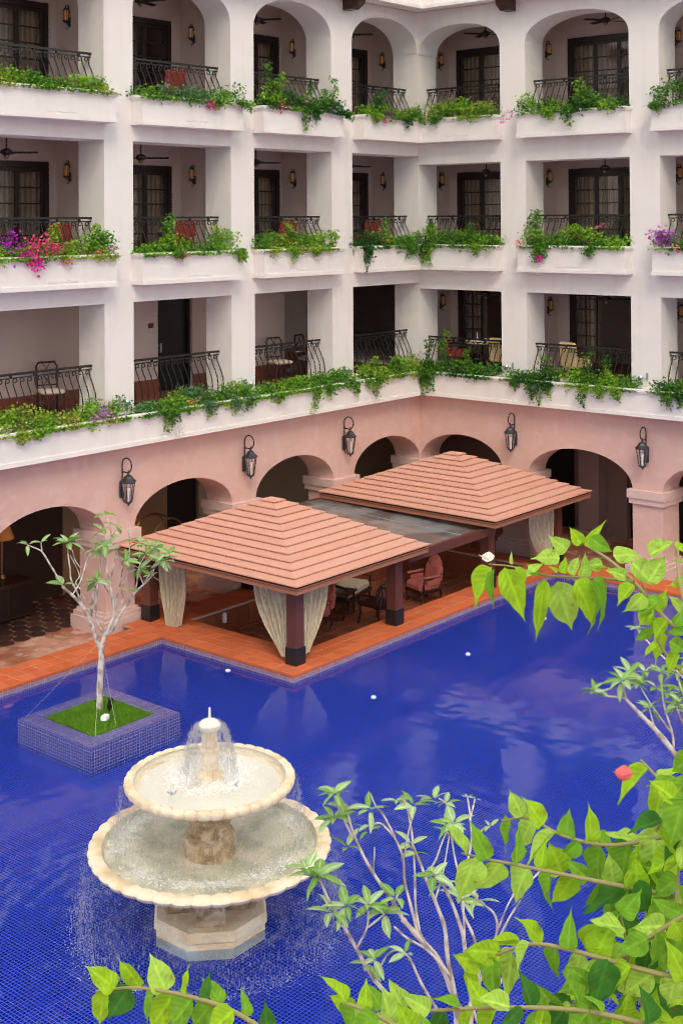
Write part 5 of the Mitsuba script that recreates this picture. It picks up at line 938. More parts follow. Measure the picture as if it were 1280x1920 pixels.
FBL = [[[-26.4013,-20.2182,-0.7333],[-26.4244,-20.2077,-0.7894],0.52,-0.45,3],[[-26.4034,-20.2046,-0.7396],[-26.4331,-20.1766,-0.7338],0.74,0.79,0],[[-26.3474,-20.1592,-0.7744],[-26.3503,-20.1374,-0.841],0.51,0.64,1],[[-26.3428,-20.1463,-0.7742],[-26.3118,-20.1723,-0.7538],0.61,-0.67,2],[[-26.3561,-20.1399,-0.7569],[-26.3818,-20.1036,-0.8081],0.53,0.58,1],[[-26.4639,-20.2509,-0.7719],[-26.4835,-20.2181,-0.7645],0.6,-0.66,1],[[-26.426,-20.2191,-0.7959],[-26.4288,-20.2266,-0.8363],0.79,-0.12,0],[[-26.4259,-20.1989,-0.8064],[-26.4563,-20.1677,-0.807],0.79,-0.78,2],[[-26.4696,-20.2042,-0.7928],[-26.4762,-20.2071,-0.8482],0.81,0.54,2],[[-26.4354,-20.1682,-0.82],[-26.4738,-20.1347,-0.8098],0.64,0.47,2],[[-26.4465,-20.1545,-0.8244],[-26.4558,-20.1467,-0.882],0.8,0.09,0],[[-26.4181,-20.1194,-0.8498],[-26.4512,-20.0938,-0.8254],0.77,0.38,0],[[-26.4526,-20.1177,-0.8338],[-26.4613,-20.1081,-0.8977],0.56,0.45,0],[[-26.4744,-20.1151,-0.8237],[-26.4786,-20.1182,-0.7686],0.51,0.4,1],[[-26.4843,-20.1033,-0.8203],[-26.5092,-20.0872,-0.8499],0.64,-0.84,0],[[-26.4854,-20.086,-0.8216],[-26.4831,-20.0884,-0.7831],0.73,-0.39,0],[[-26.4977,-20.0764,-0.8137],[-26.5305,-20.0513,-0.8521],0.56,0.86,2],[[-26.5074,-20.0633,-0.8031],[-26.5232,-20.0522,-0.7645],0.82,0.18,1],[[-26.4634,-20.0236,-0.8231],[-26.4762,-19.9946,-0.8658],0.77,0.33,2],[[-26.4933,-20.0229,-0.8088],[-26.4958,-20.0043,-0.7739],0.71,-0.62,2],[[-26.4723,-19.9898,-0.829],[-26.4814,-19.9729,-0.8729],0.78,0.81,0],[[-26.5048,-20.267,-0.8356],[-26.4993,-20.2759,-0.7932],0.81,0.45,0],[[-26.4756,-20.2353,-0.8529],[-26.5008,-20.2082,-0.8908],0.74,0.1,2],[[-26.4656,-20.2148,-0.8606],[-26.4849,-20.1972,-0.818],0.62,0.62,1],[[-26.4901,-20.2082,-0.8498],[-26.5094,-20.1785,-0.8882],0.7,0.32,3],[[-26.5093,-20.2009,-0.8417],[-26.5122,-20.2002,-0.7992],0.85,-0.23,1],[[-26.4894,-20.1727,-0.8556],[-26.5299,-20.14,-0.8911],0.67,0.66,3],[[-26.4874,-20.1561,-0.8591],[-26.4931,-20.1518,-0.8147],0.67,-0.23,2],[[-26.4883,-20.1388,-0.8613],[-26.4986,-20.1279,-0.9046],0.76,-0.79,0],[[-26.5141,-20.1342,-0.8497],[-26.5304,-20.1106,-0.824],0.67,-0.53,0],[[-26.5065,-20.108,-0.857],[-26.529,-20.092,-0.8946],0.77,-0.65,1],[[-26.5078,-20.0925,-0.8584],[-26.5234,-20.0809,-0.8101],0.77,-0.44,1],[[-26.5524,-20.1023,-0.8352],[-26.5646,-20.095,-0.8837],0.55,0.83,0],[[-26.5491,-20.0868,-0.8389],[-26.5428,-20.0842,-0.8034],0.56,-0.57,1],[[-26.5266,-20.0534,-0.8545],[-26.5527,-20.0386,-0.8937],0.81,0.29,2],[[-26.5751,-20.0651,-0.8293],[-26.5693,-20.0606,-0.7838],0.61,0.75,0],[[-26.5604,-20.0324,-0.8413],[-26.5801,-20.0078,-0.889],0.71,-0.87,2],[[-26.5796,-20.0243,-0.8334],[-26.5984,-20.0147,-0.7853],0.53,-0.35,0],[[-26.5928,-20.0152,-0.8279],[-26.6015,-19.993,-0.8916],0.64,-0.46,2],[[-26.5503,-19.9704,-0.8538],[-26.5758,-19.955,-0.8056],0.59,0.57,2],[[-26.5909,-20.3045,-0.8808],[-26.6123,-20.2956,-0.8355],0.6,-0.5,1],[[-26.596,-20.2938,-0.8801],[-26.5998,-20.2858,-0.921],0.82,0.01,2],[[-26.5546,-20.2612,-0.9083],[-26.5664,-20.2338,-0.8958],0.71,-0.89,0],[[-26.5883,-20.2628,-0.8892],[-26.6019,-20.2286,-0.9226],0.66,-0.32,2],[[-26.5765,-20.2451,-0.8978],[-26.5764,-20.2525,-0.8566],0.7,0.13,3],[[-26.6152,-20.2482,-0.8753],[-26.638,-20.2162,-0.9081],0.67,0.57,1],[[-26.5801,-20.2168,-0.8987],[-26.5929,-20.2002,-0.8628],0.69,-0.71,1],[[-26.6303,-20.2262,-0.869],[-26.6464,-20.2124,-0.921],0.82,-0.55,3],[[-26.6054,-20.1968,-0.8862],[-26.6022,-20.215,-0.8365],0.76,-0.26,1],[[-26.5792,-20.1615,-0.9052],[-26.5966,-20.1525,-0.9549],0.5,-0.08,2],[[-26.6355,-20.1767,-0.8719],[-26.6356,-20.1786,-0.8301],0.58,-0.26,0],[[-26.5957,-20.1356,-0.8995],[-26.6023,-20.1303,-0.9436],0.64,0.7,0],[[-26.5881,-20.1101,-0.9072],[-26.6094,-20.0987,-0.8688],0.71,0.38,1],[[-26.65,-20.1322,-0.8727],[-26.664,-20.1213,-0.9083],0.54,0.79,2],[[-26.6086,-20.0932,-0.9076],[-26.6375,-20.0523,-0.9092],0.7,0.9,1],[[-26.6311,-20.0939,-0.902],[-26.6227,-20.0861,-0.9669],0.59,0.8,2],[[-26.6392,-20.0833,-0.907],[-26.6728,-20.0461,-0.9013],0.66,-0.65,1],[[-26.6491,-20.0774,-0.9098],[-26.6524,-20.0797,-0.9641],0.58,0.47,0],[[-26.6506,-20.0639,-0.9212],[-26.6729,-20.0326,-0.9131],0.76,-0.84,1],[[-26.6263,-20.0319,-0.9507],[-26.6289,-20.0435,-0.9985],0.55,0.85,1],[[-26.6418,-20.3256,-0.9097],[-26.6562,-20.3049,-0.9383],0.54,0.81,1],[[-26.6149,-20.2957,-0.9295],[-26.6338,-20.2619,-0.9206],0.55,0.52,0],[[-26.6411,-20.2945,-0.9144],[-26.649,-20.2915,-0.9509],0.8,0.01,0],[[-26.6509,-20.2887,-0.9098],[-26.6547,-20.2931,-0.8686],0.81,0.79,3],[[-26.6421,-20.2691,-0.9183],[-26.6481,-20.2637,-0.9551],0.68,0.81,0],[[-26.6429,-20.2509,-0.921],[-26.6447,-20.2603,-0.8839],0.76,0.57,1],[[-26.6573,-20.2474,-0.9133],[-26.6616,-20.2353,-0.966],0.52,-0.8,1],[[-26.6799,-20.2468,-0.9003],[-26.682,-20.2295,-0.879],0.73,0.83,0],[[-26.6734,-20.2278,-0.9074],[-26.6905,-20.203,-0.9444],0.75,0.77,0],[[-26.6567,-20.2063,-0.9208],[-26.6786,-20.1963,-0.8748],0.59,0.3,0],[[-26.6461,-20.1799,-0.9343],[-26.6616,-20.1465,-0.9875],0.57,0.22,3],[[-26.6481,-20.1641,-0.9394],[-26.6696,-20.1526,-0.9052],0.78,-0.88,0],[[-26.671,-20.1634,-0.9292],[-26.679,-20.161,-0.9661],0.57,-0.18,1],[[-26.6874,-20.1573,-0.9239],[-26.6895,-20.1416,-0.8844],0.64,0.31,3],[[-26.7154,-20.1619,-0.9094],[-26.7399,-20.143,-0.9319],0.51,-0.74,3],[[-26.7223,-20.1499,-0.9107],[-26.7474,-20.1189,-0.9005],0.7,0.23,2],[[-26.6876,-20.1105,-0.9416],[-26.7059,-20.0969,-0.9916],0.77,0.89,1],[[-26.7085,-20.1052,-0.9341],[-26.7122,-20.0875,-0.9032],0.75,-0.06,1],[[-26.6855,-20.0719,-0.958],[-26.7097,-20.0601,-0.9895],0.83,0.89,1],[[-26.7342,-20.0875,-0.9307],[-26.7525,-20.0623,-0.9191],0.63,0.58,0],[[-26.7044,-20.044,-0.9623],[-26.7151,-20.0248,-1.0057],0.54,-0.37,3],[[-26.7582,-20.0628,-0.9315],[-26.7789,-20.0382,-0.9129],0.66,-0.37,2],[[-26.7241,-20.0186,-0.9652],[-26.7516,-20.0003,-1.0057],0.66,0.67,3],[[-26.7627,-20.0288,-0.9443],[-26.7812,-20.0143,-0.9002],0.57,0.16,2],[[-26.7534,-20.002,-0.9565],[-26.7529,-19.9918,-1.0202],0.69,0.28,2],[[-26.7669,-19.9961,-0.9507],[-26.7749,-19.9841,-0.9202],0.65,0.16,0],[[-26.7476,-19.957,-0.9717],[-26.7577,-19.9447,-1.0161],0.66,0.83,2],[[-26.7982,-19.982,-0.937],[-26.8144,-19.9524,-0.929],0.68,-0.78,1],[[-26.479,-20.2633,-0.6691],[-26.4874,-20.2367,-0.6954],0.82,-0.44,0],[[-26.4955,-20.264,-0.6923],[-26.525,-20.242,-0.7261],0.53,-0.21,0],[[-26.4855,-20.2548,-0.7352],[-26.4993,-20.2343,-0.7683],0.5,0.31,0],[[-26.5142,-20.2647,-0.7557],[-26.5446,-20.2449,-0.7816],0.54,0.79,3],[[-26.5491,-20.2803,-0.7505],[-26.527,-20.2979,-0.7924],0.62,0.85,2],[[-26.5041,-20.257,-0.7851],[-26.5329,-20.2265,-0.8067],0.85,0.39,1],[[-26.4896,-20.2468,-0.8207],[-26.5138,-20.223,-0.8449],0.72,0.1,0],[[-26.5104,-20.2553,-0.8244],[-26.49,-20.2645,-0.8807],0.78,-0.31,2],[[-26.4984,-20.2474,-0.8483],[-26.5165,-20.2194,-0.869],0.78,-0.32,0],[[-26.5056,-20.249,-0.861],[-26.491,-20.2669,-0.8947],0.58,0.44,1],[[-26.503,-20.2461,-0.8769],[-26.523,-20.2308,-0.9007],0.52,0.35,3],[[-26.5658,-20.2924,-0.6858],[-26.5792,-20.2807,-0.7395],0.81,-0.01,0],[[-26.5674,-20.2807,-0.6886],[-26.585,-20.2573,-0.6658],0.78,-0.12,1],[[-26.5317,-20.2555,-0.7179],[-26.5137,-20.2618,-0.7784],0.85,0.87,2],[[-26.546,-20.2544,-0.7281],[-26.5831,-20.2282,-0.7377],0.61,0.35,3],[[-26.544,-20.2463,-0.7439],[-26.5182,-20.2668,-0.795],0.57,-0.56,1],[[-26.8969,-20.0146,-0.9662],[-26.8803,-20.0461,-0.9457],0.79,0.58,3],[[-26.9168,-20.0179,-0.9441],[-26.9505,-19.9841,-0.9594],0.68,-0.62,2],[[-26.9251,-20.0127,-0.9327],[-26.9098,-20.031,-0.9057],0.84,-0.73,2],[[-26.9129,-19.9894,-0.9392],[-26.9335,-19.9696,-0.9852],0.78,0.01,1],[[-26.9319,-19.9959,-0.9193],[-26.9097,-20.0051,-0.8982],0.83,0.64,0],[[-26.8869,-19.9397,-0.9527],[-26.9109,-19.9095,-0.9796],0.64,0.88,0],[[-26.9327,-19.9654,-0.9121],[-26.9411,-19.971,-0.8731],0.62,0.27,3],[[-26.9196,-19.9372,-0.9218],[-26.9347,-19.9124,-0.9479],0.69,0.88,1],[[-26.8937,-19.893,-0.9419],[-26.8893,-19.8897,-0.9116],0.59,0.64,0],[[-26.9475,-19.9281,-0.895],[-26.9716,-19.9074,-0.9204],0.77,-0.04,1],[[-26.9126,-19.873,-0.9261],[-26.9203,-19.8461,-0.8971],0.6,0.33,0],[[-26.9226,-19.8683,-0.9204],[-26.9346,-19.8399,-0.9597],0.62,-0.29,0],[[-26.9411,-19.871,-0.9078],[-26.931,-19.8725,-0.8807],0.52,0.29,3],[[-26.9387,-19.8531,-0.9126],[-26.9535,-19.8268,-0.9523],0.84,0.06,0],[[-26.9478,-19.8471,-0.9078],[-26.9372,-19.8483,-0.8769],0.61,-0.86,1],[[-26.9241,-19.8048,-0.932],[-26.9395,-19.7735,-0.9837],0.58,-0.32,1],[[-26.9478,-19.8149,-0.9158],[-26.9543,-19.7951,-0.8765],0.8,-0.07,2],[[-26.9576,-19.8072,-0.9122],[-26.9673,-19.7961,-0.9581],0.56,0.82,0],[[-26.9393,-19.7596,-0.9351],[-26.9607,-19.7435,-0.8899],0.5,-0.76,1],[[-26.9546,-19.7573,-0.9284],[-26.9699,-19.7363,-0.9677],0.8,-0.5,3],[[-26.9904,-19.7731,-0.909],[-27.0148,-19.7483,-0.8792],0.62,-0.09,1],[[-26.9564,-19.7121,-0.9487],[-26.9608,-19.7055,-0.9967],0.57,-0.07,1],[[-26.554,-20.2861,-0.8275],[-26.5795,-20.2585,-0.8122],0.63,-0.83,0],[[-26.6114,-20.301,-0.8058],[-26.5915,-20.3088,-0.8488],0.63,0.78,1],[[-26.5679,-20.268,-0.8406],[-26.604,-20.2433,-0.8369],0.77,-0.49,2],[[-26.5993,-20.2708,-0.8348],[-26.5835,-20.2699,-0.8942],0.59,-0.49,0],[[-26.6107,-20.267,-0.8378],[-26.625,-20.2355,-0.8594],0.75,-0.54,0],[[-26.5684,-20.2305,-0.878],[-26.562,-20.2384,-0.9344],0.67,-0.01,1],[[-26.5712,-20.2189,-0.8897],[-26.6057,-20.1927,-0.8781],0.59,-0.53,0],[[-26.5692,-20.2044,-0.9047],[-26.5631,-20.2134,-0.9485],0.84,-0.09,2],[[-26.6133,-20.216,-0.8897],[-26.6275,-20.1828,-0.9009],0.71,-0.16,2],[[-26.5715,-20.1787,-0.931],[-26.565,-20.1734,-0.9771],0.83,-0.48,3],[[-26.6361,-20.2072,-0.9003],[-26.6569,-20.1832,-0.8761],0.57,-0.76,0],[[-26.5731,-20.1576,-0.9605],[-26.5584,-20.1695,-1.0151],0.8,-0.27,0],[[-26.6008,-20.1601,-0.9606],[-26.6317,-20.1302,-0.984],0.58,0.75,2],[[-26.8091,-20.1551,-0.9522],[-26.7982,-20.1864,-0.9529],0.66,-0.37,0],[[-26.8281,-20.1543,-0.9327],[-26.8551,-20.1294,-0.9363],0.69,-0.21,1],[[-26.8418,-20.1537,-0.9185],[-26.8256,-20.1814,-0.9032],0.74,-0.27,1],[[-26.8265,-20.1275,-0.9256],[-26.8444,-20.0944,-0.9511],0.54,0.61,2],[[-26.8463,-20.1268,-0.9052],[-26.8484,-20.1169,-0.8684],0.53,0.5,0],[[-26.8541,-20.1224,-0.8976],[-26.8707,-20.1032,-0.9453],0.76,0.6,3],[[-26.8359,-20.0952,-0.9106],[-26.8515,-20.0838,-0.8692],0.76,0.06,1],[[-26.8446,-20.0864,-0.9026],[-26.8629,-20.0781,-0.9403],0.83,0.58,0],[[-26.8224,-20.0546,-0.9186],[-26.8327,-20.0519,-0.8733],0.74,0.51,2],[[-26.8752,-20.0787,-0.8763],[-26.8934,-20.0469,-0.903],0.62,-0.13,0],[[-26.8496,-20.0413,-0.8969],[-26.8432,-20.0347,-0.8666],0.65,-0.42,1],[[-26.8364,-20.0131,-0.9092],[-26.8436,-19.9988,-0.9609],0.77,0.75,0],[[-26.8539,-20.0141,-0.8974],[-26.8643,-20.0003,-0.862],0.64,0.73,1],[[-26.5286,-20.2721,-1.012],[-26.5379,-20.2632,-0.9676],0.76,0.58,1],[[-26.5333,-20.2659,-1.0044],[-26.5575,-20.2348,-1.027],0.59,0.28,2],[[-26.4973,-20.2344,-1.0216],[-26.4722,-20.2655,-0.9922],0.77,0.75,1],[[-26.5136,-20.2333,-1.0057],[-26.5338,-20.1999,-1.0264],0.55,-0.64,1],[[-26.5622,-20.2481,-0.9679],[-26.5595,-20.2523,-0.9217],0.66,-0.48,1],[[-26.5157,-20.2146,-0.9939],[-26.5287,-20.1935,-1.0376],0.84,0.72,1],[[-26.5279,-20.2128,-0.9771],[-26.503,-20.2489,-0.9913],0.68,0.6,1],[[-26.5449,-20.2194,-0.9559],[-26.5619,-20.1912,-0.9884],0.6,0.49,0],[[-26.52,-20.2033,-0.9593],[-26.5027,-20.2158,-0.9295],0.67,0.12,0],[[-26.5444,-20.2131,-0.93],[-26.5712,-20.1706,-0.9125],0.77,-0.82,0],[[-26.5439,-20.209,-0.914],[-26.5322,-20.2361,-0.8824],0.72,0.19,2],[[-26.5937,-20.2328,-0.8709],[-26.6077,-20.1975,-0.8879],0.54,-0.34,2],[[-26.5248,-20.1927,-0.8994],[-26.4999,-20.2198,-0.9116],0.79,-0.25,0],[[-26.5969,-20.2289,-0.8444],[-26.6331,-20.2022,-0.8344],0.73,0.42,2],[[-26.5941,-20.2241,-0.8317],[-26.5851,-20.2473,-0.7991],0.73,0.48,0],[[-26.3547,-20.2017,-1.0012],[-26.3873,-20.1712,-0.9903],0.79,0.22,2],[[-26.3734,-20.1985,-0.9648],[-26.4024,-20.1462,-0.978],0.62,0.24,2],[[-26.3728,-20.1905,-0.9532],[-26.3475,-20.2194,-0.9539],0.7,0.42,2],[[-26.4067,-20.2002,-0.9229],[-26.4335,-20.1549,-0.9361],0.53,0.39,0],[[-26.3976,-20.1869,-0.9148],[-26.3775,-20.2237,-0.9217],0.72,0.23,1],[[-26.3743,-20.1675,-0.916],[-26.4074,-20.1326,-0.9358],0.59,-0.04,1],[[-26.3697,-20.1555,-0.9037],[-26.3422,-20.1828,-0.8712],0.85,0.6,1],[[-26.3981,-20.1622,-0.8756],[-26.4228,-20.1224,-0.9178],0.58,-0.63,0],[[-26.4385,-20.1755,-0.8375],[-26.4209,-20.1922,-0.8035],0.53,0.49,1],[[-26.3866,-20.141,-0.8488],[-26.4159,-20.0985,-0.8573],0.55,0.36,3],[[-26.5144,-20.1793,-0.8738],[-26.5028,-20.2003,-0.9292],0.82,-0.57,3],[[-26.2589,-20.0258,-1.0617],[-26.2157,-20.0636,-1.0804],0.82,-0.59,1],[[-26.254,-20.0966,-0.987],[-26.2309,-20.1397,-1.016],0.82,0.72,3],[[-26.3503,-20.1978,-0.9352],[-26.3259,-20.2315,-0.9736],0.74,-0.45,0],[[-26.4749,-20.09,-1.0602],[-26.4407,-20.1408,-1.0642],0.78,0.3,0],[[-26.3596,-20.1362,-1.0248],[-26.3531,-20.1356,-1.0995],0.8,-0.41,3],[[-26.4793,-20.2501,-0.9054],[-26.5154,-20.2215,-0.9203],0.84,-0.56,0],[[-26.2982,-20.1415,-0.8315],[-26.2652,-20.1611,-0.8995],0.74,-0.86,3],[[-26.5218,-20.2109,-0.9305],[-26.5435,-20.1803,-0.9767],0.53,-0.43,3],[[-26.3467,-20.0374,-1.0906],[-26.309,-20.0794,-1.1141],0.53,-0.48,1],[[-26.2024,-20.1205,-1.0804],[-26.1684,-20.1413,-1.1523],0.63,-0.79,0],[[-26.4688,-20.2001,-0.8197],[-26.4683,-20.2144,-0.8713],0.52,0.43,0],[[-26.429,-20.2242,-0.8934],[-26.4452,-20.2053,-0.9481],0.79,-0.59,0],[[-26.3994,-19.9848,-1.1245],[-26.4111,-19.9687,-1.1793],0.55,-0.59,0],[[-26.4098,-20.224,-1.0382],[-26.4563,-20.1817,-1.0549],0.69,0.21,3],[[-26.3453,-20.1319,-0.9038],[-26.3602,-20.1002,-0.9651],0.79,0.29,3],[[-26.433,-20.2232,-1.0112],[-26.394,-20.2552,-1.0278],0.64,-0.85,1],[[-26.3756,-20.0132,-1.0707],[-26.3513,-20.0432,-1.1064],0.84,-0.65,0],[[-26.4818,-20.0973,-1.063],[-26.5068,-20.0749,-1.0896],0.75,-0.67,1],[[-26.4087,-20.1963,-1.0308],[-26.4194,-20.1676,-1.0914],0.57,0.88,3],[[-26.3714,-20.0774,-1.0545],[-26.4171,-20.0242,-1.0779],0.6,-0.07,0],[[-26.3438,-20.1422,-1.0169],[-26.3599,-20.1063,-1.0502],0.58,-0.05,0],[[-26.2264,-20.1301,-1.1309],[-26.253,-20.0849,-1.1605],0.59,-0.2,1],[[-26.3768,-20.1827,-1.0594],[-26.3577,-20.2016,-1.1227],0.63,-0.5,1],[[-26.5433,-20.1664,-0.8832],[-26.547,-20.1589,-0.947],0.77,0.32,1],[[-26.3619,-20.1352,-1.0446],[-26.3827,-20.1037,-1.0793],0.79,0.63,1],[[-26.4158,-20.0927,-1.0758],[-26.4483,-20.0439,-1.1105],0.63,0.7,1],[[-26.4072,-20.2096,-0.8983],[-26.3892,-20.2297,-0.9315],0.77,-0.55,0],[[-26.4766,-20.1751,-0.8569],[-26.4975,-20.1355,-0.8997],0.75,0.78,0],[[-26.4376,-20.1612,-1.0404],[-26.4583,-20.1362,-1.0893],0.65,-0.5,0],[[-26.3803,-20.0794,-0.9614],[-26.3423,-20.1199,-0.9737],0.6,0.3,0],[[-26.285,-20.0113,-1.1406],[-26.3099,-19.9681,-1.1609],0.5,0.19,1],[[-26.3127,-20.139,-0.9976],[-26.3385,-20.1,-1.0212],0.66,-0.43,1],[[-26.3001,-20.1056,-1.0852],[-26.2987,-20.1238,-1.1512],0.72,-0.7,0],[[-26.2563,-20.0828,-1.1611],[-26.2697,-20.0607,-1.2332],0.52,-0.13,0],[[-26.4611,-20.1896,-0.8113],[-26.489,-20.1741,-0.8588],0.69,-0.55,1],[[-26.3383,-20.1571,-0.8558],[-26.2988,-20.1903,-0.8761],0.68,0.84,1],[[-26.3191,-20.1589,-0.9407],[-26.2835,-20.209,-0.9735],0.58,0.57,1],[[-26.5501,-20.1263,-0.9835],[-26.5561,-20.1082,-1.0417],0.61,0.42,3],[[-26.3386,-20.1946,-0.9565],[-26.3074,-20.2324,-0.9915],0.6,0.11,1],[[-26.2635,-20.1394,-1.0911],[-26.2421,-20.1484,-1.1649],0.8,-0.01,1],[[-26.5203,-20.2096,-0.8235],[-26.5221,-20.2234,-0.8667],0.57,0.31,3],[[-26.4931,-20.255,-0.8924],[-26.5126,-20.2143,-0.9362],0.83,-0.06,0],[[-26.3477,-20.1887,-0.8341],[-26.2947,-20.2348,-0.8583],0.64,-0.51,0],[[-26.3581,-20.1977,-0.8955],[-26.3462,-20.2278,-0.9261],0.68,-0.82,3],[[-26.455,-20.2029,-0.8816],[-26.4552,-20.1829,-0.9439],0.51,-0.3,1]]
BRACT = [-26.455,-20.154,-0.735]
BUD = [-26.27,-19.819,-0.543]
# ------------------------------------------------------------------ planters standing in the pool, with their trees
def pool_planter(cx, cy, lab, tag):
    k = thing('pool_planter', lab, 'planter', 'square mosaic planters in the pool')
    h, b, zt = 0.925, 0.30, -8.07
    sq = rect(cx - h, cx + h, cy - h, cy + h); inn = rect(cx - h + b, cx + h - b, cy - h + b, cy + h - b)
    add('', k, MB().mesh(extr(sq.difference(inn), ZPF + 0.002, zt)).mesh(extr(inn, ZPF + 0.002, zt - 0.10)), 'm_planter', key=k)
    add(k, 'soil', extr(inn.buffer(-0.002), zt - 0.10, zt - 0.035), 'm_soil')
    return k
def grass_patch(cx, cy, h, z, lab):
    r = np.random.default_rng(int(abs(cx * 31)))
    n = 9000; x = r.uniform(-h, h, n); y = r.uniform(-h, h, n)
    hz = 0.02 + 0.05 * np.clip(1 - (np.maximum(abs(x), abs(y)) / h) ** 4, 0, 1) * (0.5 + meshkit.noise(np.stack([x * 6, y * 6, x * 0], -1), 4))
    L = r.uniform(0.03, 0.055, n); a = r.uniform(0, 2 * PI, n); lx, ly = r.normal(0, 0.5, n) * L, r.normal(0, 0.5, n) * L; wv = r.uniform(0.003, 0.005, n)
    b0 = np.stack([x - wv * np.cos(a), y - wv * np.sin(a), hz * 0.6 - 0.02], 1); b1 = np.stack([x + wv * np.cos(a), y + wv * np.sin(a), hz * 0.6 - 0.02], 1); tp = np.stack([x + lx, y + ly, hz * 0.6 + L], 1)
    v = np.stack([b0, b1, tp], 1).reshape(-1, 3) + [cx, cy, z]; f = np.arange(3 * n).reshape(-1, 3)
    t = meshkit.fbm(np.stack([x * 4, y * 4, x * 0], -1), 3, seed=9); base = np.array([0.13, 0.32, 0.025]) * (1 - t[:, None]) + np.array([0.24, 0.50, 0.045]) * t[:, None]
    c = np.repeat(base * r.uniform(0.7, 1.2, (n, 1)), 3, 0)
    k = numkey('', 'grass'); add('', k, (v, f), 'm_leaf', color=c, key=k); labels[k] = {'label': lab, 'category': 'grass', 'kind': 'stuff'}
PL = [(-14.165, -4.085, 'nearest the pink arcade, with the lone pale tree'), (-14.15, -14.9, 'glimpsed behind the leaves at the lower right'), (-19.5, -15.0, 'under the many-stemmed tree at the bottom')]
for cx, cy, wh in PL:
    pool_planter(cx, cy, 'blue mosaic planter in the pool ' + wh, None)
    grass_patch(cx, cy, 0.615, -8.085, 'short green grass filling the mosaic planter ' + wh)
# frangipani leaves: three greens, two shapes
def leaf_mesh(wid, droop, fold, acum=0.0, n=8, m=3, wave=0.0, ph=0.0):
    """blade along +y with a folded midrib, side veins and a drawn-out tip; the third array is how veined each vertex is"""
    ys = np.linspace(0, 1, n + 1); v = []; cr = []; qs = np.linspace(-1, 1, 2 * m + 1)
    for y in ys:
        w = wid * 0.5 * (math.sin(PI * y ** (0.85 - 0.25 * acum)) ** 0.8) * (1 - 0.35 * acum * y) if 0 < y < 1 else 0.0
        if acum and y > 0.72: w *= max(0.0, 1 - ((y - 0.72) / 0.28) ** 0.7 * 0.72)
        for q in qs:
            side = 0.5 + 0.5 * math.cos((y - 0.45 * abs(q) * wid * 0.5) * 2 * PI * 7)
            z = -droop * y * y + abs(q) * w * fold - 0.06 * w * fold * q * q + 0.006 * side * (1 - abs(q)) * acum + wave * abs(q) * math.sin(y * 11 + ph + 1.3 * np.sign(q))
            v.append([q * w * (1 + 0.05 * math.sin(y * 13 + ph)), y, z]); cr.append(1.0 if q == 0 else 0.55 * max(0.0, side - 0.55) / 0.45 * (acum > 0))
    k = 2 * m + 1; f = []
    for i in range(n):
        for j in range(k - 1): a = i * k + j; f.append([a, a + 1, a + k + 1, a + k])
    return np.array(v), np.array(f), np.array(cr)
def leaf_shape(col, *a, vein=1.3, **k):
    v, f, cr = leaf_mesh(*a, **k)
    t = meshkit.fbm(v * [4, 4, 1] + k.get('ph', 0) * 3, 3)[:, None]
    c = np.array(col)[None] * (0.72 + 0.56 * t) * (1 + (vein - 1) * cr[:, None])
    if k.get('acum'):
        sp = np.clip((meshkit.noise(v * [9, 9, 1] + 20 + k.get('ph', 0)) - 0.80) / 0.12, 0, 1)[:, None]; c = c * (1 - sp * 0.6) + np.array([0.20, 0.11, 0.03]) * sp * 0.6
    vv, ff = va((v, f)); return mikit.ply((vv, ff), 'm_leaf', smooth=True, color=np.clip(c, 0, 1))
FRL = [leaf_shape(c, w, d, 0.35, vein=1.5) for c in ((0.32, 0.50, 0.16), (0.40, 0.56, 0.24), (0.22, 0.40, 0.10), (0.47, 0.61, 0.31)) for w, d in ((0.40, 0.16), (0.36, 0.35))]
def orient(B, ydir, up):
    y = np.array(ydir, float); y /= np.linalg.norm(y); z = np.array(up, float) - y * (np.array(up, float) @ y); z /= np.linalg.norm(z) + 1e-9
    M = np.eye(4); M[:3, 0] = np.cross(y, z); M[:3, 1] = y; M[:3, 2] = z; M[:3, 3] = B; return M
def frangipani(lab, skel, ros, seed, grp, ls=1.0, rs=1.0):
    k = thing('frangipani_tree', lab, 'tree', grp); r = np.random.default_rng(seed)
    for i, (pts, r0, r1) in enumerate(skel):
        p = np.array(pts, float)
        if len(p) > 2:                                   # round the polyline a little
            t = np.linspace(0, len(p) - 1, (len(p) - 1) * 4 + 1); q = np.stack([np.interp(t, np.arange(len(p)), p[:, c]) for c in range(3)], 1)
            for _ in range(2): q[1:-1] = q[1:-1] * 0.5 + (q[:-2] + q[2:]) * 0.25
            p = q
        rad = rs * np.linspace(r0, r1, len(p)) * (1 + 0.10 * np.sin(np.arange(len(p)) * 1.9 + i)); rad[-1] *= 1.15
        add(k, 'trunk' if i == 0 else 'branch', tube(p, rad, 8 if r0 > 0.02 else 6), 'm_bark', smooth=60)
    for (c, n, L) in ros:
        n = int(n * 1.3 + 0.5); c = np.array(c); a0 = r.uniform(0, 2 * PI)
        for j in range(n):
            a = a0 + j * 2.39996; el = r.uniform(0.05, 0.75) if j < n * 0.7 else r.uniform(-0.7, 0.2)
            d = np.array([math.cos(a) * math.cos(el), math.sin(a) * math.cos(el), math.sin(el)])
            l = L * ls * r.uniform(0.75, 1.15); M = orient(c + d * 0.012, d, np.array([0, 0, 1.0]) + r.normal(0, 0.25, 3)) @ scl(l)
            add(k, 'leaf', FRL[int(r.integers(8))], None, M=TM(M))
    return k
TG = 'bare-branched trees in the pool planters'
frangipani('pale-barked frangipani tree rising from the grass of the mosaic planter', T1, T1R, 1, TG, 1.25)
frangipani('many-stemmed frangipani tree with sparse leaves at the bottom of the picture', T2, T2R, 2, TG, 0.86, 0.74)
frangipani('leafy frangipani branch tips reaching in from the right edge over the pool', T3, T3R, 3, TG, 1.0, 0.9)
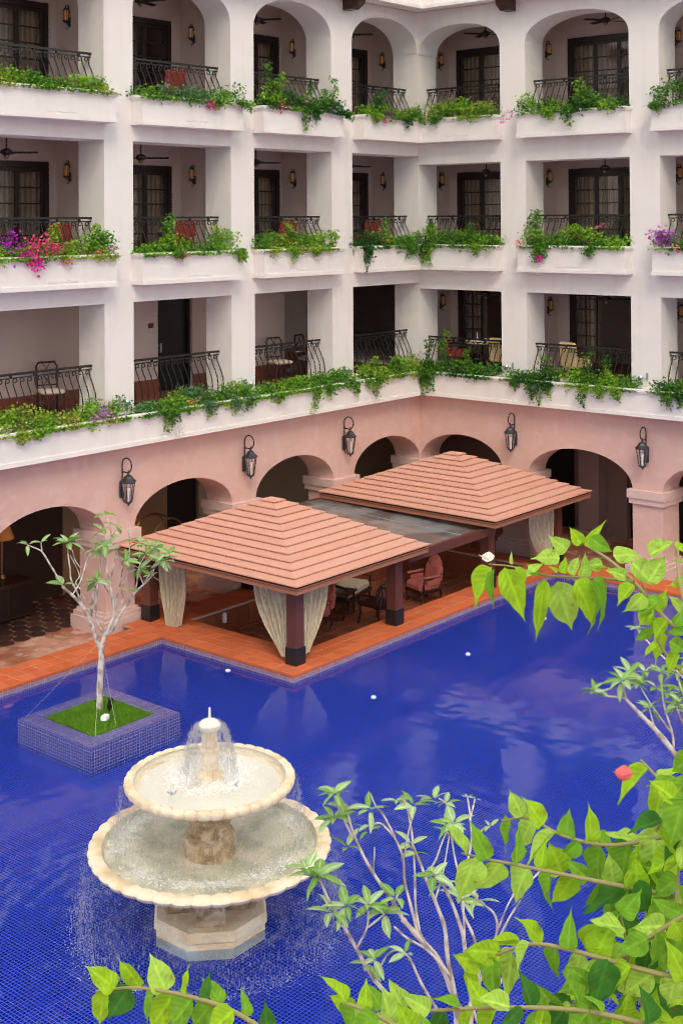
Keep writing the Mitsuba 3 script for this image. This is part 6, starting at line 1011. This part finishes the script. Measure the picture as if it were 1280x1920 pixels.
# guy wires, uplight, junction box in the first planter
w_ = thing('stay_wires', 'thin wires staying the young tree in the mosaic planter', 'wire')
for q, e in enumerate(((-14.78, -4.73), (-13.35, -3.25), (-14.95, -3.2), (-14.30, -4.66))): add(w_, 'wire', MB().tube([(-14.0, -3.9, -6.95), (e[0], e[1], -8.065)], 0.0018, 4), 'm_wire')
k = thing('uplight', 'black spike uplight standing in the grass of the planter', 'light')
add(k, 'head', MB().mesh(lathe([(0.0, 0.10), (0.035, 0.10), (0.042, 0.08), (0.042, -0.06), (0.03, -0.08), (0.0, -0.08)], 14), mov(-14.02, -4.17, -7.90) @ rotx(0.25)), 'm_black', smooth=40)
add(k, 'spike', MB().tube([(-14.02, -4.16, -7.97), (-14.02, -4.15, -8.09)], 0.016, 6), 'm_black')
k = thing('junction_box', 'small white plastic box lying in the grass of the planter', 'box')
add('', k, MB().mesh(rbox(0.17, 0.10, 0.09, 0.015), mov(-14.28, -4.36, -8.00) @ rotz(0.55) @ roty(0.15)), 'm_white', smooth=30, key=k)

# ------------------------------------------------------------------ bougainvillea in the planter boxes
BG, MG, DG, YG, BLG = (0.24, 0.46, 0.045), (0.12, 0.29, 0.04), (0.05, 0.15, 0.035), (0.36, 0.46, 0.07), (0.13, 0.26, 0.12)
MAGENTA, PINK, PURPLE, LILAC, ORANGE, WHITE = (0.80, 0.05, 0.42), (0.85, 0.12, 0.28), (0.50, 0.04, 0.55), (0.62, 0.34, 0.66), (0.80, 0.27, 0.16), (0.8, 0.78, 0.70)
def leaves_at(P, size, col, r, up=0.75):
    """folded two-triangle leaves at the points P"""
    n = len(P); y = r.normal(0, 1, (n, 3)); y[:, 2] = y[:, 2] * 0.6 - 0.25; y /= np.linalg.norm(y, axis=1, keepdims=True)
    z = r.normal(0, 0.75, (n, 3)) + [-0.25, -0.25, up]; z -= y * (z * y).sum(1, keepdims=True); z /= np.linalg.norm(z, axis=1, keepdims=True); x = np.cross(y, z)
    L = (np.asarray(size) * r.uniform(0.65, 1.25, n))[:, None]; w = L * 0.36
    v = np.stack([P, P + y * L * 0.42 + x * w + z * L * 0.10, P + y * L, P + y * L * 0.42 - x * w + z * L * 0.10], 1).reshape(-1, 3)
    i = np.arange(n)[:, None] * 4; f = np.vstack([i + [0, 1, 2], i + [0, 2, 3]])
    return v, f, np.repeat(np.asarray(col), 4, 0)
def planting(w, fl, s0, s1, seed, lab, cols, h=0.34, n=40, tall=(), trail=(), flowers=(), gap=(), over=0.5, spread=1.0):
    zt = {'top': 2.55, 'mid': -0.74, 'low': -4.04}[fl]; r = np.random.default_rng(seed); h = h * (0.80 if fl != 'low' else 0.72); n = int(n * 0.72)
    k = thing('bougainvillea', lab, 'bougainvillea', 'bougainvillea in the balcony planters')
    V, Fc, Cc = [], [], []; nn = 0; stems = []
    def put(P, size, col):
        nonlocal nn
        v, f, c = leaves_at(P, size, col, r); v = v @ WM[w][:3, :3].T; V.append(v); Fc.append(f + nn); Cc.append(c); nn += len(v)
    def colr(m, base): return np.clip(np.array(base)[None] * r.uniform(0.65, 1.35, (m, 1)) * np.array([1, 1, 1]) + r.normal(0, 0.008, (m, 3)), 0.005, 1)
    cl = []
    for i in range(n):
        s = s0 + (s1 - s0) * (i + r.uniform(0, 1)) / n
        if any(a < s < b for a, b in gap) and r.uniform() < 0.9: continue
        hh = h * (0.45 + 1.1 * meshkit.noise(np.array([s * 1.7 + seed, 3.0, 1.0]), seed)) * spread
        cl.append((s, r.uniform(-0.32, -0.06), hh * r.uniform(0.35, 1.0), 0.13))
        if r.uniform() < over * 0.45: cl.append((s, -0.39, r.uniform(-0.10, 0.08), 0.075))
        if r.uniform() < 0.6: cl.append((s, r.uniform(-0.2, 0.0), hh * 0.2, 0.13))
    for (s, top) in tall:
        base = np.array([s, -0.18, 0.0]); q = [base]
        dx = r.uniform(-0.25, 0.25)
        for t in np.linspace(0.15, 1, 6): q.append(base + [dx * t * top + 0.05 * math.sin(t * 7), -0.10 * t * t, top * t])
        stems.append(W(tube(np.array(q) + [0, 0, zt], np.linspace(0.007, 0.003, len(q)), 4), w))
        for p in q[1:]: cl.append((p[0], p[1], p[2], 0.075))
    for (s, ln, dx) in trail:
        q = [np.array([s, -0.3, 0.05])]
        for t in np.linspace(0.1, 1, 9): q.append(np.array([s + dx * t + 0.03 * math.sin(t * 8), -0.43 - 0.04 * math.sin(t * 5), 0.05 - ln * t ** 1.3]))
        stems.append(W(tube(np.array(q) + [0, 0, zt], np.linspace(0.006, 0.0025, len(q)), 4), w))
        for t, p in enumerate(q[1:]): cl.append((p[0], p[1], p[2], 0.075 if t < 6 else 0.05))
    for (s, d, z, rad) in cl:
        m = int(42 * (rad / 0.12) ** 1.5) + 8
        P = np.array([s, d, zt + z]) + np.clip(r.normal(0, 1, (m, 3)), -1.7, 1.7) * [rad * 1.0, rad * 0.65, rad * 0.62]
        P[:, 2] = np.where(P[:, 1] > -0.41, np.maximum(P[:, 2], zt + 0.0), P[:, 2]); P[:, 1] = np.where(P[:, 2] < zt + 0.02, np.minimum(P[:, 1], -0.42), P[:, 1])
        ci = cols[int(min(len(cols) - 1, len(cols) * meshkit.noise(np.array([s * 2.1, z * 3 + 5, seed * 1.0]), seed + 1) * 1.15 + r.uniform(-0.5, 0.5)))] if len(cols) > 1 else cols[0]
        put(P, 0.072, colr(m, ci))
    add(k, 'foliage', (np.vstack(V), np.vstack(Fc)), 'm_leaf', color=np.vstack(Cc), kind='stuff')
    for q in stems: add(k, 'stem', q, 'm_stem')
    for (s, d, z, rad, col, m) in flowers:
        m = int(m * (1.7 if m >= 60 else 0.9)); P = np.array([s, d, zt + z]) + r.normal(0, 1, (m, 3)) * [rad, rad * 0.6, rad * 0.7]
        v, f, c = leaves_at(P, 0.066, colr(m, col), r, up=0.4); add(k, 'blossom', (v @ WM[w][:3, :3].T, f), 'm_petal', color=c)
    for s in np.linspace(s0 + 0.3, s1 - 0.3, 4):
        pass
    return k
G1, G2, G3 = [BG, BG, MG, MG], [MG, DG, MG, BG], [DG, MG, DG, BLG]
# top tier
planting('L', 'top', 10.75, 13.45, 1, 'lush green bougainvillea in the leftmost top-floor planter', [BG, BG, MG, YG], h=0.42, over=0.1)
planting('L', 'top', 7.05, 9.85, 2, 'bougainvillea with one bright pink bloom in the second top-floor planter', [MG, BG, BLG, MG], h=0.34, trail=[(7.2, 0.2, -0.45), (7.9, 0.18, -0.1)], flowers=[(8.05, -0.46, -0.08, 0.075, PINK, 46), (7.25, -0.44, 0.0, 0.06, LILAC, 20), (6.98, -0.44, -0.02, 0.06, LILAC, 22), (9.3, -0.4, 0.25, 0.10, (0.5, 0.2, 0.3), 14)])
planting('L', 'top', 3.55, 6.22, 3, 'tall-shooted bougainvillea in the third top-floor planter from the left', [MG, BG, MG, DG], h=0.36, tall=[(6.05, 0.95), (5.75, 0.75), (5.95, 0.6), (3.75, 0.8), (3.95, 0.5), (4.7, 0.7)], trail=[(4.95, 0.55, 0.0), (4.7, 0.25, -0.2), (3.75, 0.2, -0.5)], flowers=[(5.75, -0.44, 0.02, 0.07, PINK, 34), (4.0, -0.42, 0.02, 0.08, LILAC, 22), (4.9, -0.4, 0.2, 0.12, (0.6, 0.25, 0.3), 16)])
planting('L', 'top', 0.1, 2.62, 4, 'magenta-flecked bougainvillea in the left half of the top corner planter', [MG, DG, BG, MG], h=0.34, tall=[(1.9, 0.65), (2.0, 0.5)], trail=[(0.5, 0.5, -0.55), (1.1, 0.28, -0.1), (2.3, 0.2, 0.0)], flowers=[(1.95, -0.44, -0.06, 0.05, MAGENTA, 34), (1.7, -0.42, 0.12, 0.06, PURPLE, 20)])
planting('R', 'top', 0.5, 2.55, 5, 'bright green bougainvillea in the right half of the top corner planter', [BG, BG, YG, MG], h=0.38, trail=[(0.9, 0.2, -0.1)], over=0.4)
planting('R', 'top', 3.3, 6.15, 6, 'dark bougainvillea with a long arching spray in the second right-wing top planter', [DG, MG, BG, DG], h=0.40, tall=[(4.95, 0.7), (5.2, 0.55)], trail=[(4.75, 0.45, 0.1), (4.2, 0.2, 0.1)], flowers=[(3.15, -0.42, 0.05, 0.08, PURPLE, 30), (2.98, -0.44, -0.14, 0.05, MAGENTA, 18)])
planting('R', 'top', 6.95, 9.8, 7, 'dark green bougainvillea in the rightmost top-floor planter', [DG, MG, DG, MG], h=0.55, trail=[(7.05, 0.2, 0.1)])
# middle tier
planting('L', 'mid', 10.6, 13.5, 8, 'bougainvillea massed with magenta blooms in the leftmost middle planter', [MG, BG, BG, YG], h=0.36, tall=[(11.1, 0.6), (12.2, 0.6), (10.8, 0.45)], flowers=[(12.75, -0.36, 0.05, 0.12, MAGENTA, 120), (12.5, -0.30, 0.30, 0.13, PINK, 70), (12.2, -0.36, 0.22, 0.10, PINK, 60), (13.2, -0.3, 0.3, 0.16, PURPLE, 70), (11.95, -0.43, -0.08, 0.06, PINK, 34), (12.65, -0.44, -0.10, 0.10, MAGENTA, 60), (10.75, -0.4, 0.15, 0.09, LILAC, 18), (11.1, -0.4, 0.1, 0.06, ORANGE, 14)])
planting('L', 'mid', 7.1, 9.85, 9, 'bushy bougainvillea with an orange bloom in the second middle planter', [BG, MG, BG, YG], h=0.40, tall=[(9.1, 0.8), (9.2, 0.65), (7.7, 0.55)], trail=[(7.15, 0.25, -0.05), (9.0, 0.1, 0.0)], gap=[(8.05, 8.25)], flowers=[(8.95, -0.43, -0.03, 0.07, ORANGE, 44)], over=0.25)
planting('L', 'mid', 3.95, 6.3, 10, 'fresh green bougainvillea in the third middle planter from the left', [BG, BG, YG, MG], h=0.34, tall=[(5.4, 0.6), (5.2, 0.55), (3.75, 0.4)], trail=[(5.3, 0.28, 0.1), (4.6, 0.2, 0.0)], flowers=[(5.1, -0.42, 0.05, 0.05, ORANGE, 18)], over=0.7)
planting('L', 'mid', 0.3, 2.75, 11, 'trailing bougainvillea in the left half of the middle corner planter', [MG, MG, BG, DG], h=0.32, tall=[(1.8, 0.65)], trail=[(2.7, 0.62, 0.0), (2.65, 0.4, 0.08), (0.95, 0.34, 0.05), (0.8, 0.28, -0.05)], flowers=[(2.0, -0.4, 0.2, 0.07, PINK, 14)])
planting('R', 'mid', 0.3, 2.6, 12, 'trailing bougainvillea in the right half of the middle corner planter', [MG, MG, BG, DG], h=0.36, tall=[(0.5, 0.5), (0.7, 0.6), (1.8, 0.5)], trail=[(0.6, 0.5, -0.2), (0.8, 0.45, -0.3), (0.45, 0.6, 0.25), (2.1, 0.25, 0.0)])
planting('R', 'mid', 3.45, 6.2, 13, 'bright bougainvillea mound with a pink trailing bloom in the second right-wing middle planter', [BG, BG, MG, MG], h=0.42, tall=[(3.75, 0.85), (3.95, 0.65), (3.6, 0.7)], trail=[(3.95, 0.42, -0.1), (4.05, 0.3, 0.0), (5.4, 0.25, -0.1)], flowers=[(3.4, -0.42, 0.1, 0.06, ORANGE, 34), (4.0, -0.46, -0.27, 0.07, MAGENTA, 40), (5.55, -0.3, 0.5, 0.07, PINK, 24), (5.25, -0.45, 0.0, 0.05, WHITE, 20)])
planting('R', 'mid', 6.95, 9.8, 14, 'purple-flowered bougainvillea in the rightmost middle planter', [MG, DG, BG, MG], h=0.36, flowers=[(7.2, -0.36, 0.30, 0.15, PURPLE, 130), (7.15, -0.4, 0.1, 0.12, LILAC, 40), (7.6, -0.44, 0.0, 0.05, ORANGE, 30)])
# long parapet of the first floor
planting('L', 'low', 10.35, 13.6, 15, 'bright green bougainvillea with lilac blooms at the left end of the parapet', [BG, BG, YG, MG], h=0.42, n=56, trail=[(12.6, 0.15, 0.0), (13.0, 0.2, 0.0)], flowers=[(11.0, -0.40, 0.22, 0.10, LILAC, 60), (11.25, -0.4, 0.1, 0.07, LILAC, 30), (11.8, -0.42, 0.15, 0.06, ORANGE, 14)], over=0.6)
planting('L', 'low', 6.5, 9.95, 16, 'pale and dark mixed bougainvillea spilling over the parapet left of centre', [BG, BLG, MG, BG], h=0.40, n=58, trail=[(9.3, 0.45, 0.05), (9.15, 0.35, 0.0), (8.1, 0.3, 0.0), (7.3, 0.28, 0.0), (6.9, 0.25, 0.0)], flowers=[(8.6, -0.42, 0.15, 0.07, (0.75, 0.45, 0.1), 24), (9.0, -0.46, -0.42, 0.06, WHITE, 24), (7.9, -0.45, -0.05, 0.06, (0.75, 0.4, 0.15), 20)], over=0.8)
planting('L', 'low', 3.1, 6.3, 17, 'green bougainvillea with trailing tips between the two middle parapet columns', [BG, MG, BG, MG], h=0.36, n=56, trail=[(4.6, 0.6, 0.1), (4.2, 0.3, -0.1), (3.3, 0.35, -0.2), (2.75, 0.5, -0.5), (5.9, 0.2, 0.0)], over=0.8, flowers=[(6.05, -0.44, -0.05, 0.06, LILAC, 16)])
planting('L', 'low', 0.25, 2.7, 18, 'yellow-tipped bougainvillea on the parapet left of the inner corner', [MG, BG, YG, MG], h=0.40, n=46, tall=[(2.2, 0.5), (1.4, 0.45)], trail=[(0.6, 0.4, -0.35), (2.3, 0.25, 0.0)], over=0.4)
planting('R', 'low', 0.2, 2.55, 19, 'dark bougainvillea hanging over the parapet at the inner corner', [DG, MG, DG, MG], h=0.36, n=48, tall=[(0.35, 0.8), (0.9, 1.05), (1.0, 0.8), (1.6, 0.65)], trail=[(0.1, 0.6, 0.05), (0.3, 0.62, 0.1), (0.5, 0.55, 0.0), (0.2, 0.45, -0.1), (0.65, 0.45, 0.05)], over=0.25)
planting('R', 'low', 3.0, 6.35, 20, 'trailing bougainvillea over the parapet below the second right-wing opening', [MG, DG, MG, BG], h=0.36, n=56, tall=[(5.1, 0.85), (5.7, 0.7), (4.0, 0.6)], trail=[(3.7, 0.5, 0.0), (4.0, 0.55, -0.1), (4.2, 0.4, 0.0), (5.2, 0.5, -0.1), (5.6, 0.3, 0.0), (6.0, 0.3, 0.05), (3.3, 0.25, -0.1)], over=0.6, gap=[(4.35, 4.6)])
planting('R', 'low', 6.95, 9.8, 21, 'dense dark bougainvillea at the right end of the parapet', [DG, MG, DG, MG], h=0.40, n=48, trail=[(7.3, 0.35, 0.0), (7.6, 0.3, 0.0)])

# ------------------------------------------------------------------ bougainvillea on the near balcony, just in front of the eye
TONES = [(0.18, 0.38, 0.035), (0.31, 0.52, 0.03), (0.37, 0.58, 0.09), (0.055, 0.18, 0.03)]
NBL = [[leaf_shape(c, 1.0, d, fo, vein=1.35, acum=1.0, n=22, m=5, wave=wv, ph=p_) for d, fo, wv, p_ in ((0.10, 0.30, 0.02, 0.0), (0.30, 0.15, 0.035, 1.0), (0.02, 0.5, 0.015, 2.0), (-0.12, 0.22, 0.04, 3.0), (0.42, 0.35, 0.02, 4.2))] for c in TONES]
fl_up = np.array([0, 0, 0.75]) - fwd * 0.6
def near_plant(lab, stems, leaves, seed):
    k = thing('near_bougainvillea', lab, 'bougainvillea', 'leafy sprays on the near balcony'); r = np.random.default_rng(seed)
    for pts, r0, r1 in stems:
        p = np.array(pts); t = np.linspace(0, len(p) - 1, (len(p) - 1) * 4 + 1); q = np.stack([np.interp(t, np.arange(len(p)), p[:, c]) for c in range(3)], 1)
        for _ in range(3): q[1:-1] = q[1:-1] * 0.5 + (q[:-2] + q[2:]) * 0.25
        add(k, 'stem', tube(q, np.linspace(r0, r1, len(q)), 6), 'm_stem', smooth=60)
    for B, Tp, wd, tilt, tone in leaves:
        B, Tp = np.array(B), np.array(Tp); y = Tp - B; L = np.linalg.norm(y); y = y / L
        up = fl_up - y * (fl_up @ y); up /= np.linalg.norm(up); up = up * math.cos(tilt) + np.cross(y, up) * math.sin(tilt)
        M = orient(B, y, up) @ scl(L * wd, L, L)
        add(k, 'leaf', NBL[tone][int(r.integers(5))], None, M=TM(M))
    return k
near_plant('bright green leafy spray hanging in from the right across the far pool corner', FA, FAL, 1)
lowspray = [i for i, s in enumerate(FB) if s[0][-1] is not None]
def leftish(p): q = (np.array(p) - [EYE[0], EYE[1], 0.0]); return 640 + 2467.87 * (q @ rgt) / (q @ fwd)
FBc = [s for s in FB if leftish(s[0][-1]) < 500]; FBr = [s for s in FB if leftish(s[0][-1]) >= 500]
near_plant('dense green leafy mass filling the lower right corner close to the eye', FBr, [l for l in FBL if leftish(l[0]) >= 560], 2)
near_plant('small leafy sprig poking up at the bottom left below the fountain', FBc, [l for l in FBL if leftish(l[0]) < 560], 3)
# a single faded pink bract and a pale bud on the near sprays
def bract(lab, cat, c, size, col, seed):
    k = thing('bract' if cat == 'flower' else 'bud', lab, cat); r = np.random.default_rng(seed); m = MB()
    for q in range(3 if cat == 'flower' else 2):
        v, f, cr = leaf_mesh(0.95, -0.25, 0.2, n=8); a = q * 2.1 + 0.4
        d = np.array([math.cos(a), math.sin(a), 0.35]); M = orient(np.array(c) - d / np.linalg.norm(d) * size * 0.2, d, [0.2, 0.1, 1.0]) @ scl(size)
        m.mesh((v, f), M)
    v, f = m.get(); add('', k, (v, f), 'm_petal', color=np.array(col)[None] * (0.8 + 0.4 * meshkit.noise(v * 60)[:, None]), smooth=True, key=k)
bract('single faded coral pink bract beside the near leaves at the right', 'flower', BRACT, 0.024, (0.85, 0.20, 0.20), 1)
bract('pale whitish bud at the tip of the upper leafy spray', 'bud', BUD, 0.022, (0.85, 0.82, 0.72), 2)
for k in [k for k, v in scene.items() if isinstance(v, dict) and v.get('type') == 'ply' and 'to_world' not in v]: scene[k]['to_world'] = LIFT
